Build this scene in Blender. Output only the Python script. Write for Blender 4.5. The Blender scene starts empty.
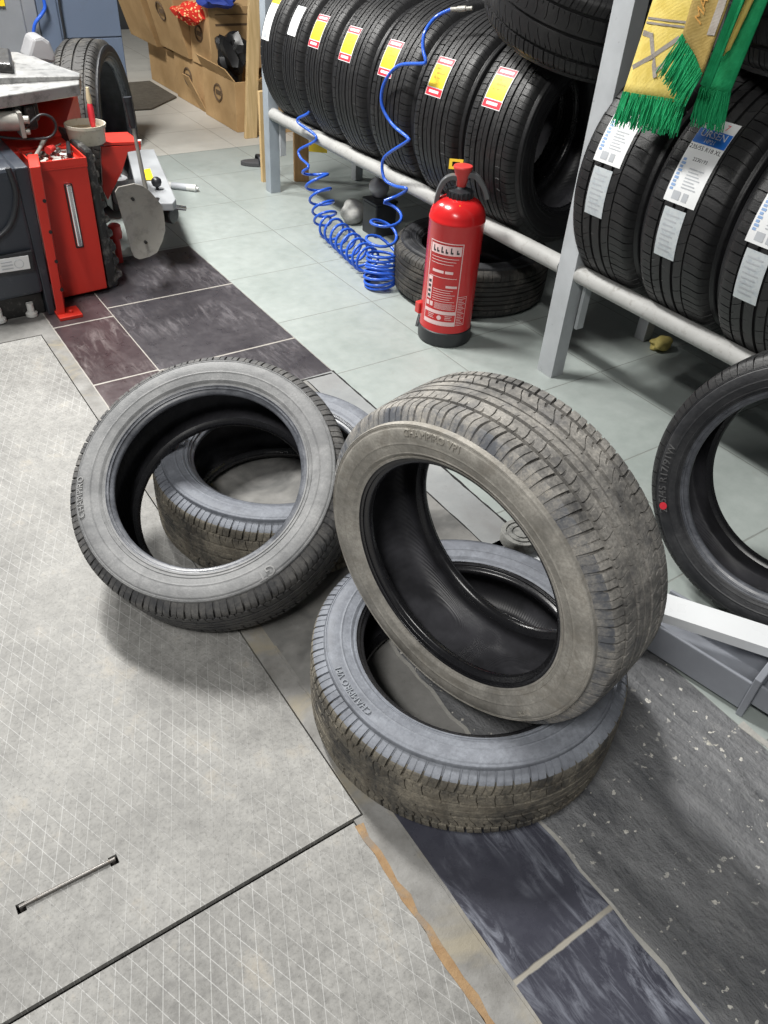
import bpy, bmesh, math, random
from mathutils import Vector, Matrix
R_ = math.radians
PI = math.pi
random.seed(7)
S = bpy.context.scene
C = S.collection

# ------------------------------------------------------------------ camera
H = 1.3
FPX = 779.288
RIGHT = Vector((0.83174, -0.5521, 0.05823)); DOWN = Vector((-0.31708, -0.55852, -0.76649)); FWD = Vector((0.4557, 0.61906, -0.63961))
cam = bpy.data.objects.new('camera', bpy.data.cameras.new('camera'))
C.objects.link(cam); S.camera = cam
cm = Matrix((RIGHT, -DOWN, -FWD)).transposed().to_4x4(); cm.translation = (0, 0, H)
cam.matrix_world = cm
cam.data.sensor_fit = 'VERTICAL'; cam.data.sensor_height = 36; cam.data.lens = FPX / 1024 * 36
cam.data.clip_start = 0.02
def ray(x, y): return RIGHT * ((x - 384) / FPX) + DOWN * ((y - 512) / FPX) + FWD
O_ = Vector((0, 0, H))
def onz(x, y, z=0.0):
    d = ray(x, y); return O_ + d * ((z - H) / d.z)
def onx(x, y, X):
    d = ray(x, y); return O_ + d * (X / d.x)
def ony(x, y, Y):
    d = ray(x, y); return O_ + d * (Y / d.y)

# ------------------------------------------------------------------ materials
class NT:
    def __init__(s, name):
        s.m = bpy.data.materials.new(name); s.m.use_nodes = True
        s.t = s.m.node_tree; s.b = s.t.nodes['Principled BSDF']
        tc = s.t.nodes.new('ShaderNodeTexCoord'); s.obj = tc.outputs['Object']
    def n(s, typ, props=None, **kw):
        nd = s.t.nodes.new('ShaderNode' + typ)
        for k, v in (props or {}).items(): setattr(nd, k, v)
        for k, v in kw.items():
            k = int(k[1:]) if k[0] == 'i' and k[1:].isdigit() else k.replace('_', ' ')
            s.set(nd.inputs[k], v)
        return nd
    def set(s, sock, v):
        if isinstance(v, bpy.types.NodeSocket): s.t.links.new(v, sock)
        else: sock.default_value = v
    def math(s, op, a, b=0.0, c=0.0):
        nd = s.n('Math', {'operation': op}); s.set(nd.inputs[0], a); s.set(nd.inputs[1], b); s.set(nd.inputs[2], c); return nd.outputs[0]
    def noise(s, scale=5, detail=4, rough=.55, vec=None, dist=0.0):
        nd = s.n('TexNoise', Scale=scale, Detail=detail, Roughness=rough, Distortion=dist)
        s.t.links.new(vec or s.obj, nd.inputs['Vector']); return nd.outputs['Fac']
    def ramp(s, fac, lo, hi, a=0.0, b=1.0):
        nd = s.n('MapRange', {'clamp': True}); s.set(nd.inputs[0], fac)
        nd.inputs[1].default_value = lo; nd.inputs[2].default_value = hi; nd.inputs[3].default_value = a; nd.inputs[4].default_value = b
        return nd.outputs[0]
    def mix(s, fac, a, b):
        nd = s.n('Mix', {'data_type': 'RGBA'})
        s.set(nd.inputs['Factor'], fac)
        s.set(nd.inputs[6], a if isinstance(a, bpy.types.NodeSocket) else (*a, 1)); s.set(nd.inputs[7], b if isinstance(b, bpy.types.NodeSocket) else (*b, 1))
        return nd.outputs[2]
    def scale(s, v, xyz, rot=(0, 0, 0)):
        nd = s.n('Mapping'); s.t.links.new(v, nd.inputs[0]); nd.inputs['Scale'].default_value = xyz; nd.inputs['Rotation'].default_value = rot
        return nd.outputs[0]
    def bump(s, h, dist=.002, strength=1.0):
        nd = s.n('Bump', Strength=strength, Distance=dist); s.t.links.new(h, nd.inputs['Height']); s.t.links.new(nd.outputs[0], s.b.inputs['Normal'])
    def fin(s, col, rough=.5, metal=0.0, spec=.5, sheen=None):
        s.set(s.b.inputs['Base Color'], col if isinstance(col, bpy.types.NodeSocket) else (*col, 1))
        s.set(s.b.inputs['Roughness'], rough); s.set(s.b.inputs['Metallic'], metal); s.set(s.b.inputs['Specular IOR Level'], spec)
        return s.m

def rubber(name, base, dust=(.3, .3, .29), amt=(.45, .65), maxd=.6, scale=9, rough=.55, fine=True, spec=.4, streak=None, rugged=0):
    t = NT(name)
    a = t.noise(scale, 6, .65); b = t.noise(scale * 7, 4, .7)
    f = t.math('ADD', t.math('MULTIPLY', a, .7), t.math('MULTIPLY', b, .3))
    f = t.ramp(f, amt[0], amt[1], 0, maxd); f = t.math('MULTIPLY', f, t.ramp(t.noise(scale * 22, 4, .7), .3, .62, .35, 1.0))
    col = t.mix(f, base, dust)
    if streak:
        g = t.ramp(t.noise(scale * 1.7, 5, .7, dist=.6), .5, .68, 0, streak[1]); col = t.mix(g, col, streak[0])
    if rugged: t.bump(t.math('ADD', t.noise(110, 5, .7), t.noise(scale * 5, 4, .7)), rugged * 2, 1.0)
    elif fine: t.bump(t.math('ADD', t.noise(260, 3, .6), t.noise(scale * 7, 4, .7)), .0008, .7)
    rg = t.math('ADD', t.math('MULTIPLY', f, .35), rough)
    return t.fin(col, rg, 0, spec)
def paint(name, col, rough=.35, wear=None, scale=14, amt=(.6, .72), metal=0.0, spec=.5, var=.15):
    t = NT(name)
    dark = tuple(c * (1 - var) for c in col)
    c = t.mix(t.ramp(t.noise(scale * .5, 4), .35, .65), dark, col)
    if wear: c = t.mix(t.ramp(t.noise(scale * 3, 6, .7), amt[0], amt[1], 0, .8), c, wear)
    t.bump(t.noise(120, 2), .0004, .3)
    return t.fin(c, t.ramp(t.noise(scale, 3), .3, .7, rough * .85, rough * 1.2), metal, spec)

M = {}
M['side_tan'] = rubber('dusty_tan_sidewall', (.2, .19, .17), (.48, .455, .41), (.36, .6), .9, 11, .62, streak=((.2, .18, .15), .6))
M['tread_tan'] = rubber('dusty_tan_tread', (.09, .088, .086), (.47, .445, .405), (.38, .6), .88, 10, .66, streak=((.1, .103, .115), .5))
M['side_grey'] = rubber('dusty_grey_sidewall', (.165, .168, .172), (.34, .34, .34), (.36, .64), .9, 9, .52, streak=((.11, .112, .116), .5))
M['tread_grey'] = rubber('worn_grey_tread', (.055, .056, .06), (.24, .23, .215), (.42, .68), .85, 14, .6)
M['side_blue'] = rubber('wiped_blue_grey_sidewall', (.15, .16, .185), (.3, .32, .36), (.38, .64), .9, 8, .5, streak=((.09, .096, .11), .5))
M['tread_mud'] = rubber('muddy_brown_tread', (.05, .048, .045), (.3, .27, .215), (.4, .58), .95, 13, .8, streak=((.1, .085, .065), .6), rugged=.0008)
M['shoulder_tan'] = rubber('rubbed_blue_grey_shoulder', (.11, .116, .13), (.42, .39, .34), (.42, .6), .9, 14, .58)
M['side_black'] = rubber('clean_black_sidewall', (.012, .012, .0135), (.045, .045, .047), (.5, .75), .5, 8, .42)
M['side_dark'] = rubber('dark_grey_sidewall', (.022, .023, .026), (.085, .085, .088), (.42, .72), .8, 9, .42)
M['tread_new'] = rubber('new_black_tread', (.013, .013, .014), (.044, .043, .042), (.48, .72), .6, 12, .46)
M['tread_dust'] = rubber('dusty_black_tread', (.03, .029, .028), (.2, .185, .16), (.48, .7), .75, 7, .6)
M['bead'] = rubber('polished_bead_rubber', (.06, .064, .075), (.2, .21, .235), (.4, .66), .8, 16, .26, fine=False, spec=.6)
M['bead_dark'] = rubber('black_bead_rubber', (.012, .012, .014), (.05, .05, .055), (.5, .8), .5, 16, .26, fine=False, spec=.55)
def liner():
    t = NT('ribbed_inner_liner')
    w = t.n('TexWave', {'wave_type': 'RINGS', 'rings_direction': 'Z'}, Scale=1.0, Distortion=0.4, Detail=1.0)
    g = t.n('TexGradient', {'gradient_type': 'RADIAL'}); t.t.links.new(t.obj, g.inputs[0])
    s = t.math('SINE', t.math('MULTIPLY', g.outputs['Fac'], 2 * PI * 300))
    s2 = t.math('ADD', t.math('MULTIPLY', s, .5), t.math('MULTIPLY', t.noise(40, 4), 1.0))
    t.bump(s2, .0006, .5)
    return t.fin(t.mix(t.ramp(t.noise(12, 4), .4, .7), (.03, .03, .034), (.075, .075, .085)), .42, 0, .45)
M['liner'] = liner()

def letter_mat(n, c): return paint(n, c, .6, var=.25, scale=60)
M['let_tan'] = letter_mat('tan_raised_letters', (.36, .34, .3))
M['let_grey'] = letter_mat('grey_raised_letters', (.3, .3, .3))
M['let_blue'] = letter_mat('blue_grey_raised_letters', (.25, .27, .3))
M['let_dark'] = letter_mat('dark_raised_letters', (.09, .09, .092))
M['let_dim'] = letter_mat('black_raised_letters', (.035, .035, .038))

# floor
def tile_mat(name, c1, c2, grout, x0, y0, px, py, gw, rough=.35, scuff=None, jitter=.05, dirt=(.2, .19, .17)):
    t = NT(name)
    sp = t.n('SeparateXYZ', Vector=t.obj)
    def edge(v, o, p):
        f = t.math('FRACT', t.math('ADD', t.math('MULTIPLY', t.math('SUBTRACT', v, o), 1 / p), 100))
        d = t.math('MINIMUM', f, t.math('SUBTRACT', 1.0, f)); return t.math('MULTIPLY', d, p)
    d = t.math('MINIMUM', edge(sp.outputs[0], x0, px), edge(sp.outputs[1], y0, py))
    wob = t.math('MULTIPLY', t.math('SUBTRACT', t.noise(35, 3), .5), gw * .6)
    g = t.ramp(t.math('ADD', d, wob), gw * .4, gw * .75, 1, 0)
    n1 = t.noise(3.2, 6, .6); n2 = t.noise(24, 6, .7)
    col = t.mix(t.ramp(t.math('ADD', t.math('MULTIPLY', n1, .6), t.math('MULTIPLY', n2, .4)), .36, .64), c1, c2)
    if scuff:
        v = t.scale(t.obj, (1, .22, 1), (0, 0, R_(35)))
        s1 = t.ramp(t.noise(40, 5, .75, v, 1.2), .45, .7, 0, 1); s2 = t.ramp(t.noise(5, 3, .5), .42, .62, 0, .9)
        col = t.mix(t.math('MULTIPLY', s1, s2), col, scuff)
    col = t.mix(t.ramp(t.noise(9, 5, .7), .62, .75, 0, .45), col, dirt)
    col = t.mix(g, col, grout)
    h = t.math('SUBTRACT', t.math('MULTIPLY', n2, .1), g)
    t.bump(h, .0015, .6)
    return t.fin(col, t.math('ADD', t.ramp(n2, .3, .7, rough * .8, rough * 1.35), t.math('MULTIPLY', g, .3)), 0, .45)
M['tile_green'] = tile_mat('grey_green_floor_tile', (.275, .31, .295), (.36, .395, .38), (.22, .235, .22), 1.18, 1.925, .405, .41, .004, .38, dirt=(.25, .26, .24))
M['tile_white'] = tile_mat('off_white_floor_tile', (.44, .43, .395), (.54, .525, .48), (.33, .31, .27), 1.18, 4.39, .405, .41, .004, .4, dirt=(.4, .37, .3))
M['tile_dark'] = tile_mat('black_slate_floor_tile', (.035, .032, .037), (.065, .06, .066), (.35, .33, .3), .685, 2.21, .497, .507, .006, .3, scuff=(.17, .16, .17), dirt=(.1, .085, .09))
M['tile_reflect_red'] = tile_mat('red_reflection_tinted_floor_tile', (.042, .03, .033), (.072, .052, .056), (.36, .34, .31), .475, 2.217, 3.0, .43, .006, .3, scuff=(.19, .165, .165), dirt=(.11, .09, .092))  # dark tile, with the machine's red reflection tinted into its colour
M['tile_blue'] = tile_mat('blue_black_floor_tile', (.04, .041, .055), (.066, .068, .088), (.3, .28, .24), .2, .225, 3.0, .43, .007, .26, scuff=(.34, .36, .42), dirt=(.08, .08, .095))
def worn_dark():
    t = NT('worn_dark_floor')
    v = t.scale(t.obj, (1, .3, 1), (0, 0, R_(12)))
    a = t.noise(14, 8, .7, v, .8); b = t.noise(60, 5, .7)
    col = t.mix(t.ramp(a, .34, .66), (.085, .088, .095), (.225, .228, .235))
    col = t.mix(t.ramp(b, .62, .72, 0, .5), col, (.035, .035, .04))
    # cement and paint chips
    k = t.math('MULTIPLY', t.ramp(t.noise(55, 3, .55), .645, .665), t.ramp(t.noise(5, 3), .42, .55))
    col = t.mix(k, col, (.62, .6, .55))
    k2 = t.math('MULTIPLY', t.ramp(t.noise(13, 5, .7), .66, .685), t.ramp(t.noise(3, 2), .48, .56))
    col = t.mix(k2, col, (.55, .53, .47))
    c3 = t.noise(150, 4, .7, v); col = t.mix(t.ramp(c3, .55, .7, 0, .5), col, (.05, .05, .055)); col = t.mix(t.ramp(t.noise(26, 6, .75, v, .5), .56, .7, 0, .55), col, (.27, .27, .265))
    h = t.math('ADD', t.math('ADD', a, t.math('MULTIPLY', b, .6)), t.math('MULTIPLY', c3, .3)); t.bump(h, .009, 1.0)
    return t.fin(col, .55, 0, .4)
M['worn_dark'] = worn_dark()
def concrete(name, c1, c2, sc=7, stain=None, rough=.75):
    t = NT(name)
    a = t.noise(sc, 8, .65); b = t.noise(sc * 9, 4, .7)
    col = t.mix(t.ramp(a, .35, .65), c1, c2)
    col = t.mix(t.ramp(b, .6, .7, 0, .35), col, tuple(c * .6 for c in c1))
    if stain: col = t.mix(t.ramp(t.noise(sc * .6, 4, .6, dist=.5), .5, .64, 0, .9), col, stain)
    t.bump(t.math('ADD', a, t.math('MULTIPLY', b, .5)), .004, .6)
    return t.fin(col, rough, 0, .3)
M['concrete'] = concrete('grey_cement_patch', (.17, .168, .16), (.26, .255, .245), 8, (.1, .1, .098))
M['frame_strip'] = concrete('worn_steel_frame_strip', (.17, .165, .155), (.29, .285, .275), 12, (.29, .26, .2), .6)
M['rust'] = concrete('orange_rust_edge', (.27, .17, .09), (.36, .24, .13), 30, (.24, .2, .16), .85)
M['pit'] = concrete('dark_pit', (.012, .012, .012), (.02, .02, .02))
M['rail_strip'] = concrete('smooth_grey_steel_strip', (.24, .25, .255), (.33, .34, .34), 4, (.22, .22, .22), .5)
M['cement_line'] = concrete('pale_cement_joint', (.3, .295, .28), (.42, .41, .38), 20)
def checker_plate():
    t = NT('diamond_ribbed_steel_plate')
    sp = t.n('SeparateXYZ', Vector=t.obj)
    w = t.math('MULTIPLY', t.math('SUBTRACT', t.noise(3, 2), .5), .004)
    x = t.math('ADD', sp.outputs[0], w); y = sp.outputs[1]
    def fam(sg):
        u = t.math('ADD', t.math('MULTIPLY', x, .925 / .0232), t.math('MULTIPLY', y, sg * .38 / .0232))
        f = t.math('FRACT', t.math('ADD', u, 200)); return t.math('ABSOLUTE', t.math('SUBTRACT', f, .5))
    d = t.math('MAXIMUM', fam(-1), fam(1))
    ridge = t.ramp(d, .455, .495)
    a = t.noise(4, 7, .65); b = t.noise(50, 6, .7)
    col = t.mix(t.ramp(t.math('ADD', t.math('MULTIPLY', a, .5), t.math('MULTIPLY', b, .5)), .36, .62), (.17, .167, .16), (.345, .34, .325))
    col = t.mix(t.ramp(t.noise(8, 6, .7), .58, .72, 0, .6), col, (.37, .33, .27))
    col = t.mix(t.ramp(t.noise(20, 6, .75), .66, .75, 0, .5), col, (.17, .165, .16))
    wear = t.math('MULTIPLY', t.ramp(t.noise(5, 4, .6), .35, .6, .15, .75), t.ramp(t.math('ADD', y, t.noise(3, 4)), 1.7, 2.7, 1, .12))
    col = t.mix(t.math('MULTIPLY', ridge, wear), col, (.55, .55, .54))
    col = t.mix(t.ramp(t.noise(160, 4, .7), .5, .7, 0, .5), col, (.1, .098, .092))
    t.bump(t.math('ADD', t.math('MULTIPLY', ridge, .5), t.math('MULTIPLY', t.noise(70, 5, .7), 1.0)), .0011, .7)
    return t.fin(col, t.ramp(b, .3, .7, .55, .75), .0, .4)
M['plate'] = checker_plate()
M['steel'] = paint('bare_steel', (.55, .54, .52), .3, (.3, .22, .15), 30, (.6, .75), .9)
M['chrome'] = paint('chrome', (.75, .76, .78), .18, None, 20, metal=1)
M['rust_rod'] = paint('dirty_steel_rod', (.2, .19, .18), .4, (.12, .09, .06), 40, (.55, .7), .7)
M['rack'] = paint('light_grey_painted_steel', (.43, .45, .47), .4, (.2, .2, .2), 22, (.64, .72))
M['rack_dark'] = paint('blue_grey_painted_steel', (.33, .37, .41), .4, (.2, .2, .2), 22, (.66, .74))
M['rail'] = paint('worn_galvanised_pipe', (.40, .40, .39), .6, (.22, .21, .19), 18, (.55, .72), .0, .3)
M['red'] = paint('red_machine_paint', (.62, .035, .022), .35, (.3, .06, .04), 12, (.7, .8), var=.1)
M['ext_red'] = paint('extinguisher_red_enamel', (.6, .018, .02), .22, None, 6, var=.08)
M['red_plastic'] = paint('red_plastic', (.6, .05, .045), .35)
M['black_plastic'] = paint('black_plastic', (.022, .024, .028), .38, (.07, .07, .07), 14, (.6, .75))
M['panel_black'] = paint('blue_black_plastic_panel', (.035, .042, .055), .4, (.08, .085, .095), 9, (.58, .75))
M['black_metal'] = paint('black_greasy_metal', (.018, .018, .018), .35, (.1, .095, .09), 26, (.55, .7))
M['dark_handle'] = paint('dark_grey_plastic', (.12, .125, .13), .35)
M['grey_plastic'] = paint('grey_plastic', (.3, .3, .31), .35)
M['grey_arm'] = paint('mid_grey_arm_paint', (.33, .345, .36), .42, (.16, .16, .16), 18, (.66, .76))
M['dull_steel'] = paint('dull_worn_steel', (.36, .35, .32), .5, (.2, .195, .18), 7, (.48, .7), .3)
M['table_steel'] = paint('worn_turntable_steel', (.36, .36, .355), .4, (.12, .12, .12), 9, (.5, .68), .5)
M['pad_rubber'] = paint('worn_black_rubber_pad', (.03, .03, .03), .5, (.22, .215, .2), 5, (.5, .62))
M['white_paper'] = paint('white_paper', (.72, .73, .74), .55, var=.06)
M['silver_paper'] = paint('crinkled_silver_sticker', (.62, .66, .68), .32, (.45, .5, .54), 22, (.5, .6), .15)
M['yellow_print'] = paint('yellow_print', (.85, .6, .02), .45, var=.06)
M['red_print'] = paint('red_print', (.66, .03, .05), .45, var=.06)
M['blue_print'] = paint('blue_print', (.02, .16, .6), .4, var=.06)
M['black_print'] = paint('black_print', (.03, .03, .035), .5)
M['grey_print'] = paint('grey_print', (.45, .47, .5), .55)
M['pale_blue_print'] = paint('pale_blue_print', (.25, .38, .62), .5)
M['ochre_print'] = paint('ochre_print', (.5, .33, .02), .5)
M['ext_print'] = paint('pale_pink_print', (.85, .6, .6), .4, var=.08)
M['hose'] = paint('blue_plastic_hose', (.03, .12, .62), .25, None, 10, var=.2)
M['cabinet_blue'] = paint('slate_blue_sheet_metal', (.13, .165, .235), .42, (.1, .125, .17), 4, (.55, .75), var=.12)
M['cabinet_grey'] = paint('warm_grey_sheet_metal', (.23, .24, .26), .45, var=.12)
def cardboard():
    t = NT('brown_cardboard')
    w = t.scale(t.obj, (1, 1, .15))
    c = t.mix(t.ramp(t.noise(5, 5), .35, .65), (.4, .255, .12), (.52, .345, .175))
    c = t.mix(t.ramp(t.noise(16, 5, .7), .58, .75, 0, .5), c, (.25, .15, .07))
    t.bump(t.noise(40, 2, .5, w), .001, .4)
    return t.fin(c, .8, 0, .2)
M['cardboard'] = cardboard()
M['card_print'] = paint('faded_black_box_print', (.12, .075, .04), .8)
def wood(name, a, b):
    t = NT(name)
    v = t.scale(t.obj, (9, 9, .8))
    c = t.mix(t.ramp(t.noise(6, 5, .6, v, .5), .35, .65), a, b)
    t.bump(t.noise(20, 3, .6, v), .001, .5)
    return t.fin(c, .65, 0, .3)
M['wood'] = wood('pale_pine_wood', (.52, .36, .17), (.66, .48, .26))
M['wood_dark'] = wood('brown_wood', (.3, .17, .07), (.42, .26, .12))
M['doormat'] = concrete('grey_brown_mat', (.085, .075, .062), (.12, .11, .09), 30, None, .9)
M['black_bag'] = paint('crumpled_black_plastic', (.012, .012, .013), .35)
M['blue_cloth'] = paint('royal_blue_cloth', (.02, .05, .32), .7)
M['yellow_cloth'] = paint('pale_yellow_cloth', (.6, .5, .16), .8)
def red_pattern():
    t = NT('red_patterned_cloth')
    v = t.n('TexVoronoi', Scale=55.0); t.t.links.new(t.obj, v.inputs['Vector'])
    return t.fin(t.mix(t.ramp(v.outputs['Distance'], .25, .4), (.75, .55, .25), (.6, .03, .02)), .8, 0, .2)
M['red_cloth'] = red_pattern()
def cloth(name, a, b, sc=420):
    t = NT(name)
    sp = t.n('SeparateXYZ', Vector=t.obj)
    w = t.math('ADD', t.math('SINE', t.math('MULTIPLY', sp.outputs[1], 2600)), t.math('SINE', t.math('MULTIPLY', sp.outputs[2], 2600)))
    t.bump(w, .0006, .5)
    return t.fin(t.mix(t.ramp(t.noise(26, 5, .7), .35, .65), a, b), .85, 0, .2)
M['scarf_yellow'] = cloth('mustard_yellow_knit', (.58, .44, .10), (.70, .56, .17))
M['scarf_back'] = cloth('brown_gold_knit_reverse', (.26, .18, .05), (.36, .26, .09))
M['scarf_green'] = cloth('bright_green_knit', (.01, .25, .09), (.02, .36, .14))
M['scarf_grey'] = cloth('grey_knit_pattern', (.26, .23, .2), (.34, .31, .28))
M['scarf_orange'] = cloth('orange_knit_letters', (.55, .28, .06), (.62, .34, .1))
M['wall'] = concrete('grey_painted_wall', (.05, .052, .055), (.07, .072, .075), 3)
M['white_plastic'] = paint('white_plastic', (.7, .7, .68), .4, (.45, .42, .36), 16, (.6, .75))
M['jar'] = paint('stained_cream_plastic', (.55, .52, .43), .4, (.3, .26, .18), 22, (.55, .7))
M['bristle'] = paint('pale_bristles', (.6, .5, .33), .8)
M['white_paint'] = paint('white_gloss_paint', (.78, .8, .82), .3, None, 10, var=.05)
M['grey_lift'] = paint('grey_lift_paint', (.27, .285, .32), .38, (.5, .5, .5), 20, (.7, .8))
M['rag'] = concrete('grey_rag', (.25, .25, .24), (.38, .38, .36), 30)
M['pad_dusty'] = rubber('dusty_black_rubber_pad', (.06, .06, .06), (.36, .36, .34), (.35, .5), .9, 30, .6)
M['shoe'] = paint('dark_grey_foam', (.07, .07, .075), .7)

# ------------------------------------------------------------------ object helpers
ORI = {}
def tag(o, label=None, cat=None, group=None, kind=None):
    if label: o['label'] = label
    if cat: o['category'] = cat
    if group: o['group'] = group
    if kind: o['kind'] = kind
    return o
def thing(name, label, cat, loc=(0, 0, 0), group=None, mat=None):
    o = bpy.data.objects.new(name, None); C.objects.link(o); o.empty_display_size = .05
    o.matrix_world = mat if mat is not None else Matrix.Translation(Vector(loc))
    ORI[o] = o.matrix_basis.copy() if mat is None else mat.copy()
    return tag(o, label, cat, group)
def obj(name, bm, mat, parent=None, local=False, bevel=0, smooth=None, sub=0, solid=0, mats=None, kind=None):
    me = bpy.data.meshes.new(name)
    if parent is not None:
        if not local: bm.transform(ORI[parent].inverted())
    else:
        vs = [v.co for v in bm.verts]
        b = Vector(((min(v.x for v in vs) + max(v.x for v in vs)) / 2, (min(v.y for v in vs) + max(v.y for v in vs)) / 2, min(v.z for v in vs)))
        if kind == 'structure': b = Vector((0, 0, 0))
        bm.transform(Matrix.Translation(-b))
    bm.normal_update()
    bm.to_mesh(me); bm.free()
    for m in (mats or [mat]): me.materials.append(m if not isinstance(m, str) else M[m])
    if smooth is not None:
        for p in me.polygons: p.use_smooth = True
        me.set_sharp_from_angle(angle=R_(smooth))
    o = bpy.data.objects.new(name, me); C.objects.link(o)
    if parent is not None: o.parent = parent; ORI[o] = ORI[parent]
    else: o.location = b; ORI[o] = Matrix.Translation(b)
    if solid:
        md = o.modifiers.new('solid', 'SOLIDIFY'); md.thickness = solid; md.offset = 0
    if bevel:
        md = o.modifiers.new('bevel', 'BEVEL'); md.width = bevel; md.segments = 2; md.limit_method = 'ANGLE'; md.angle_limit = R_(40)
    if sub:
        md = o.modifiers.new('sub', 'SUBSURF'); md.levels = sub; md.render_levels = sub
    if kind: o['kind'] = kind
    return o
def NB(): return bmesh.new()
def box(bm, x0, x1, y0, y1, z0, z1, m=0):
    v = [bm.verts.new((x, y, z)) for z in (z0, z1) for y in (y0, y1) for x in (x0, x1)]
    for f in ((0, 2, 3, 1), (4, 5, 7, 6), (0, 1, 5, 4), (1, 3, 7, 5), (3, 2, 6, 7), (2, 0, 4, 6)):
        bm.faces.new([v[i] for i in f]).material_index = m
    return bm
def hexa(bm, b, t):
    "solid between two polygons with the same number of points"
    n = len(b); lo = [bm.verts.new(p) for p in b]; hi = [bm.verts.new(p) for p in t]
    bm.faces.new(lo[::-1]); bm.faces.new(hi)
    for i in range(n): bm.faces.new((lo[i], lo[(i + 1) % n], hi[(i + 1) % n], hi[i]))
    bmesh.ops.recalc_face_normals(bm, faces=bm.faces[:])
    return bm
def prism(bm, pts, ext):
    e = Vector(ext); return hexa(bm, [Vector(p) for p in pts], [Vector(p) + e for p in pts])
def tube(bm, pts, r, n=8, cap=True, closed=False):
    pts = [Vector(p) for p in pts]; rings = []; N = len(pts)
    ref = None
    for i, p in enumerate(pts):
        a = pts[i - 1] if (i > 0 or closed) else p
        b = pts[(i + 1) % N] if (i < N - 1 or closed) else p
        t = (b - a).normalized()
        if ref is None: ref = t.orthogonal().normalized()
        u = (ref - t * ref.dot(t)); u = u.normalized() if u.length > 1e-6 else t.orthogonal().normalized(); ref = u
        w = t.cross(u); rr = r[i] if isinstance(r, (list, tuple)) else r
        rings.append([bm.verts.new(p + (u * math.cos(2 * PI * k / n) + w * math.sin(2 * PI * k / n)) * rr) for k in range(n)])
    for i in range(N - 1 + (1 if closed else 0)):
        A, B = rings[i], rings[(i + 1) % N]
        for k in range(n): bm.faces.new((A[k], A[(k + 1) % n], B[(k + 1) % n], B[k]))
    if cap and not closed: bm.faces.new(rings[0][::-1]); bm.faces.new(rings[-1])
    return bm
def lathe(bm, prof, base=(0, 0, 0), axis=(0, 0, 1), n=40, closed=False):
    a = Vector(axis).normalized(); u = a.orthogonal().normalized(); w = a.cross(u); b = Vector(base); rings = []
    for r, z in prof:
        rings.append([bm.verts.new(b + a * z + (u * math.cos(2 * PI * k / n) + w * math.sin(2 * PI * k / n)) * max(r, 1e-5)) for k in range(n)])
    for A, B in zip(rings, rings[1:] + (rings[:1] if closed else [])):
        for k in range(n): bm.faces.new((A[k], A[(k + 1) % n], B[(k + 1) % n], B[k]))
    if not closed:
        for rg, fl in ((rings[0], True), (rings[-1], False)):
            bm.faces.new(rg[::-1] if fl else rg)
    return bm
def cyl(bm, p0, p1, r, n=24): return tube(bm, [p0, p1], r, n)
def smoothpath(pts, k=8):
    pts = [Vector(p) for p in pts]; out = []
    for i in range(len(pts) - 1):
        p0 = pts[max(i - 1, 0)]; p1 = pts[i]; p2 = pts[i + 1]; p3 = pts[min(i + 2, len(pts) - 1)]
        for j in range(k):
            t = j / k
            out.append(.5 * (2 * p1 + (p2 - p0) * t + (2 * p0 - 5 * p1 + 4 * p2 - p3) * t * t + (3 * p1 - p0 - 3 * p2 + p3) * t ** 3))
    out.append(pts[-1]); return out
def grid(bm, f, nu, nv, m=0):
    v = [[bm.verts.new(f(i / nu, j / nv)) for j in range(nv + 1)] for i in range(nu + 1)]
    for i in range(nu):
        for j in range(nv): bm.faces.new((v[i][j], v[i + 1][j], v[i + 1][j + 1], v[i][j + 1])).material_index = m
    return bm
TXT = {}
def text_mesh(body, size, ext=.0008):
    k = (body, size, ext)
    if k not in TXT:
        cu = bpy.data.curves.new('letters', 'FONT'); cu.body = body; cu.size = size; cu.extrude = ext
        cu.align_x = 'CENTER'; cu.align_y = 'CENTER'; cu.resolution_u = 2
        o = bpy.data.objects.new('letters', cu); C.objects.link(o)
        dg = bpy.context.evaluated_depsgraph_get(); me = bpy.data.meshes.new_from_object(o.evaluated_get(dg))
        TXT[k] = ([v.co.copy() for v in me.vertices], [tuple(p.vertices) for p in me.polygons])
        bpy.data.objects.remove(o); bpy.data.curves.remove(cu); bpy.data.meshes.remove(me)
    return TXT[k]
def put_text(bm, body, size, f, ext=.0008, sx=1.0):
    vs, fs = text_mesh(body, size, ext)
    nv = [bm.verts.new(f(v.x * sx, v.y, v.z)) for v in vs]
    for q in fs:
        try: bm.faces.new([nv[i] for i in q])
        except ValueError: pass
    return bm

# ------------------------------------------------------------------ tyres
def catmull(pts, k):
    out = smoothpath([Vector((a, b, 0)) for a, b in pts], k); return [(v.x, v.y) for v in out]
def tyre_profile(R, W, rb):
    h = W / 2; d = R - rb
    side = catmull([(.88 * h, R - .025), (.965 * h, rb + .72 * d), (h, rb + .52 * d), (.95 * h, rb + .26 * d), (.90 * h, rb + .12 * d)], 14)
    out = []
    for z, r in side:                                   # raised rings on the sidewall
        q = (r - rb) / d; e = 0
        for c, w, a in ((.80, .014, -.0016), (.745, .016, .0018), (.685, .012, -.0014), (.40, .010, .0012), (.23, .014, .0016), (.175, .014, -.002)):
            if abs(q - c) < w: e = a
        out.append((z + e, r))
    base = [(z + .0011, r) for z, r in side]
    return h, d, out, base
def side_z(side, r):
    for (z0, r0), (z1, r1) in zip(side, side[1:]):
        if r1 <= r <= r0: return z0 + (z1 - z0) * (r0 - r) / (r0 - r1 + 1e-9)
    return side[-1][0] if r < side[-1][1] else side[0][0]
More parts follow.
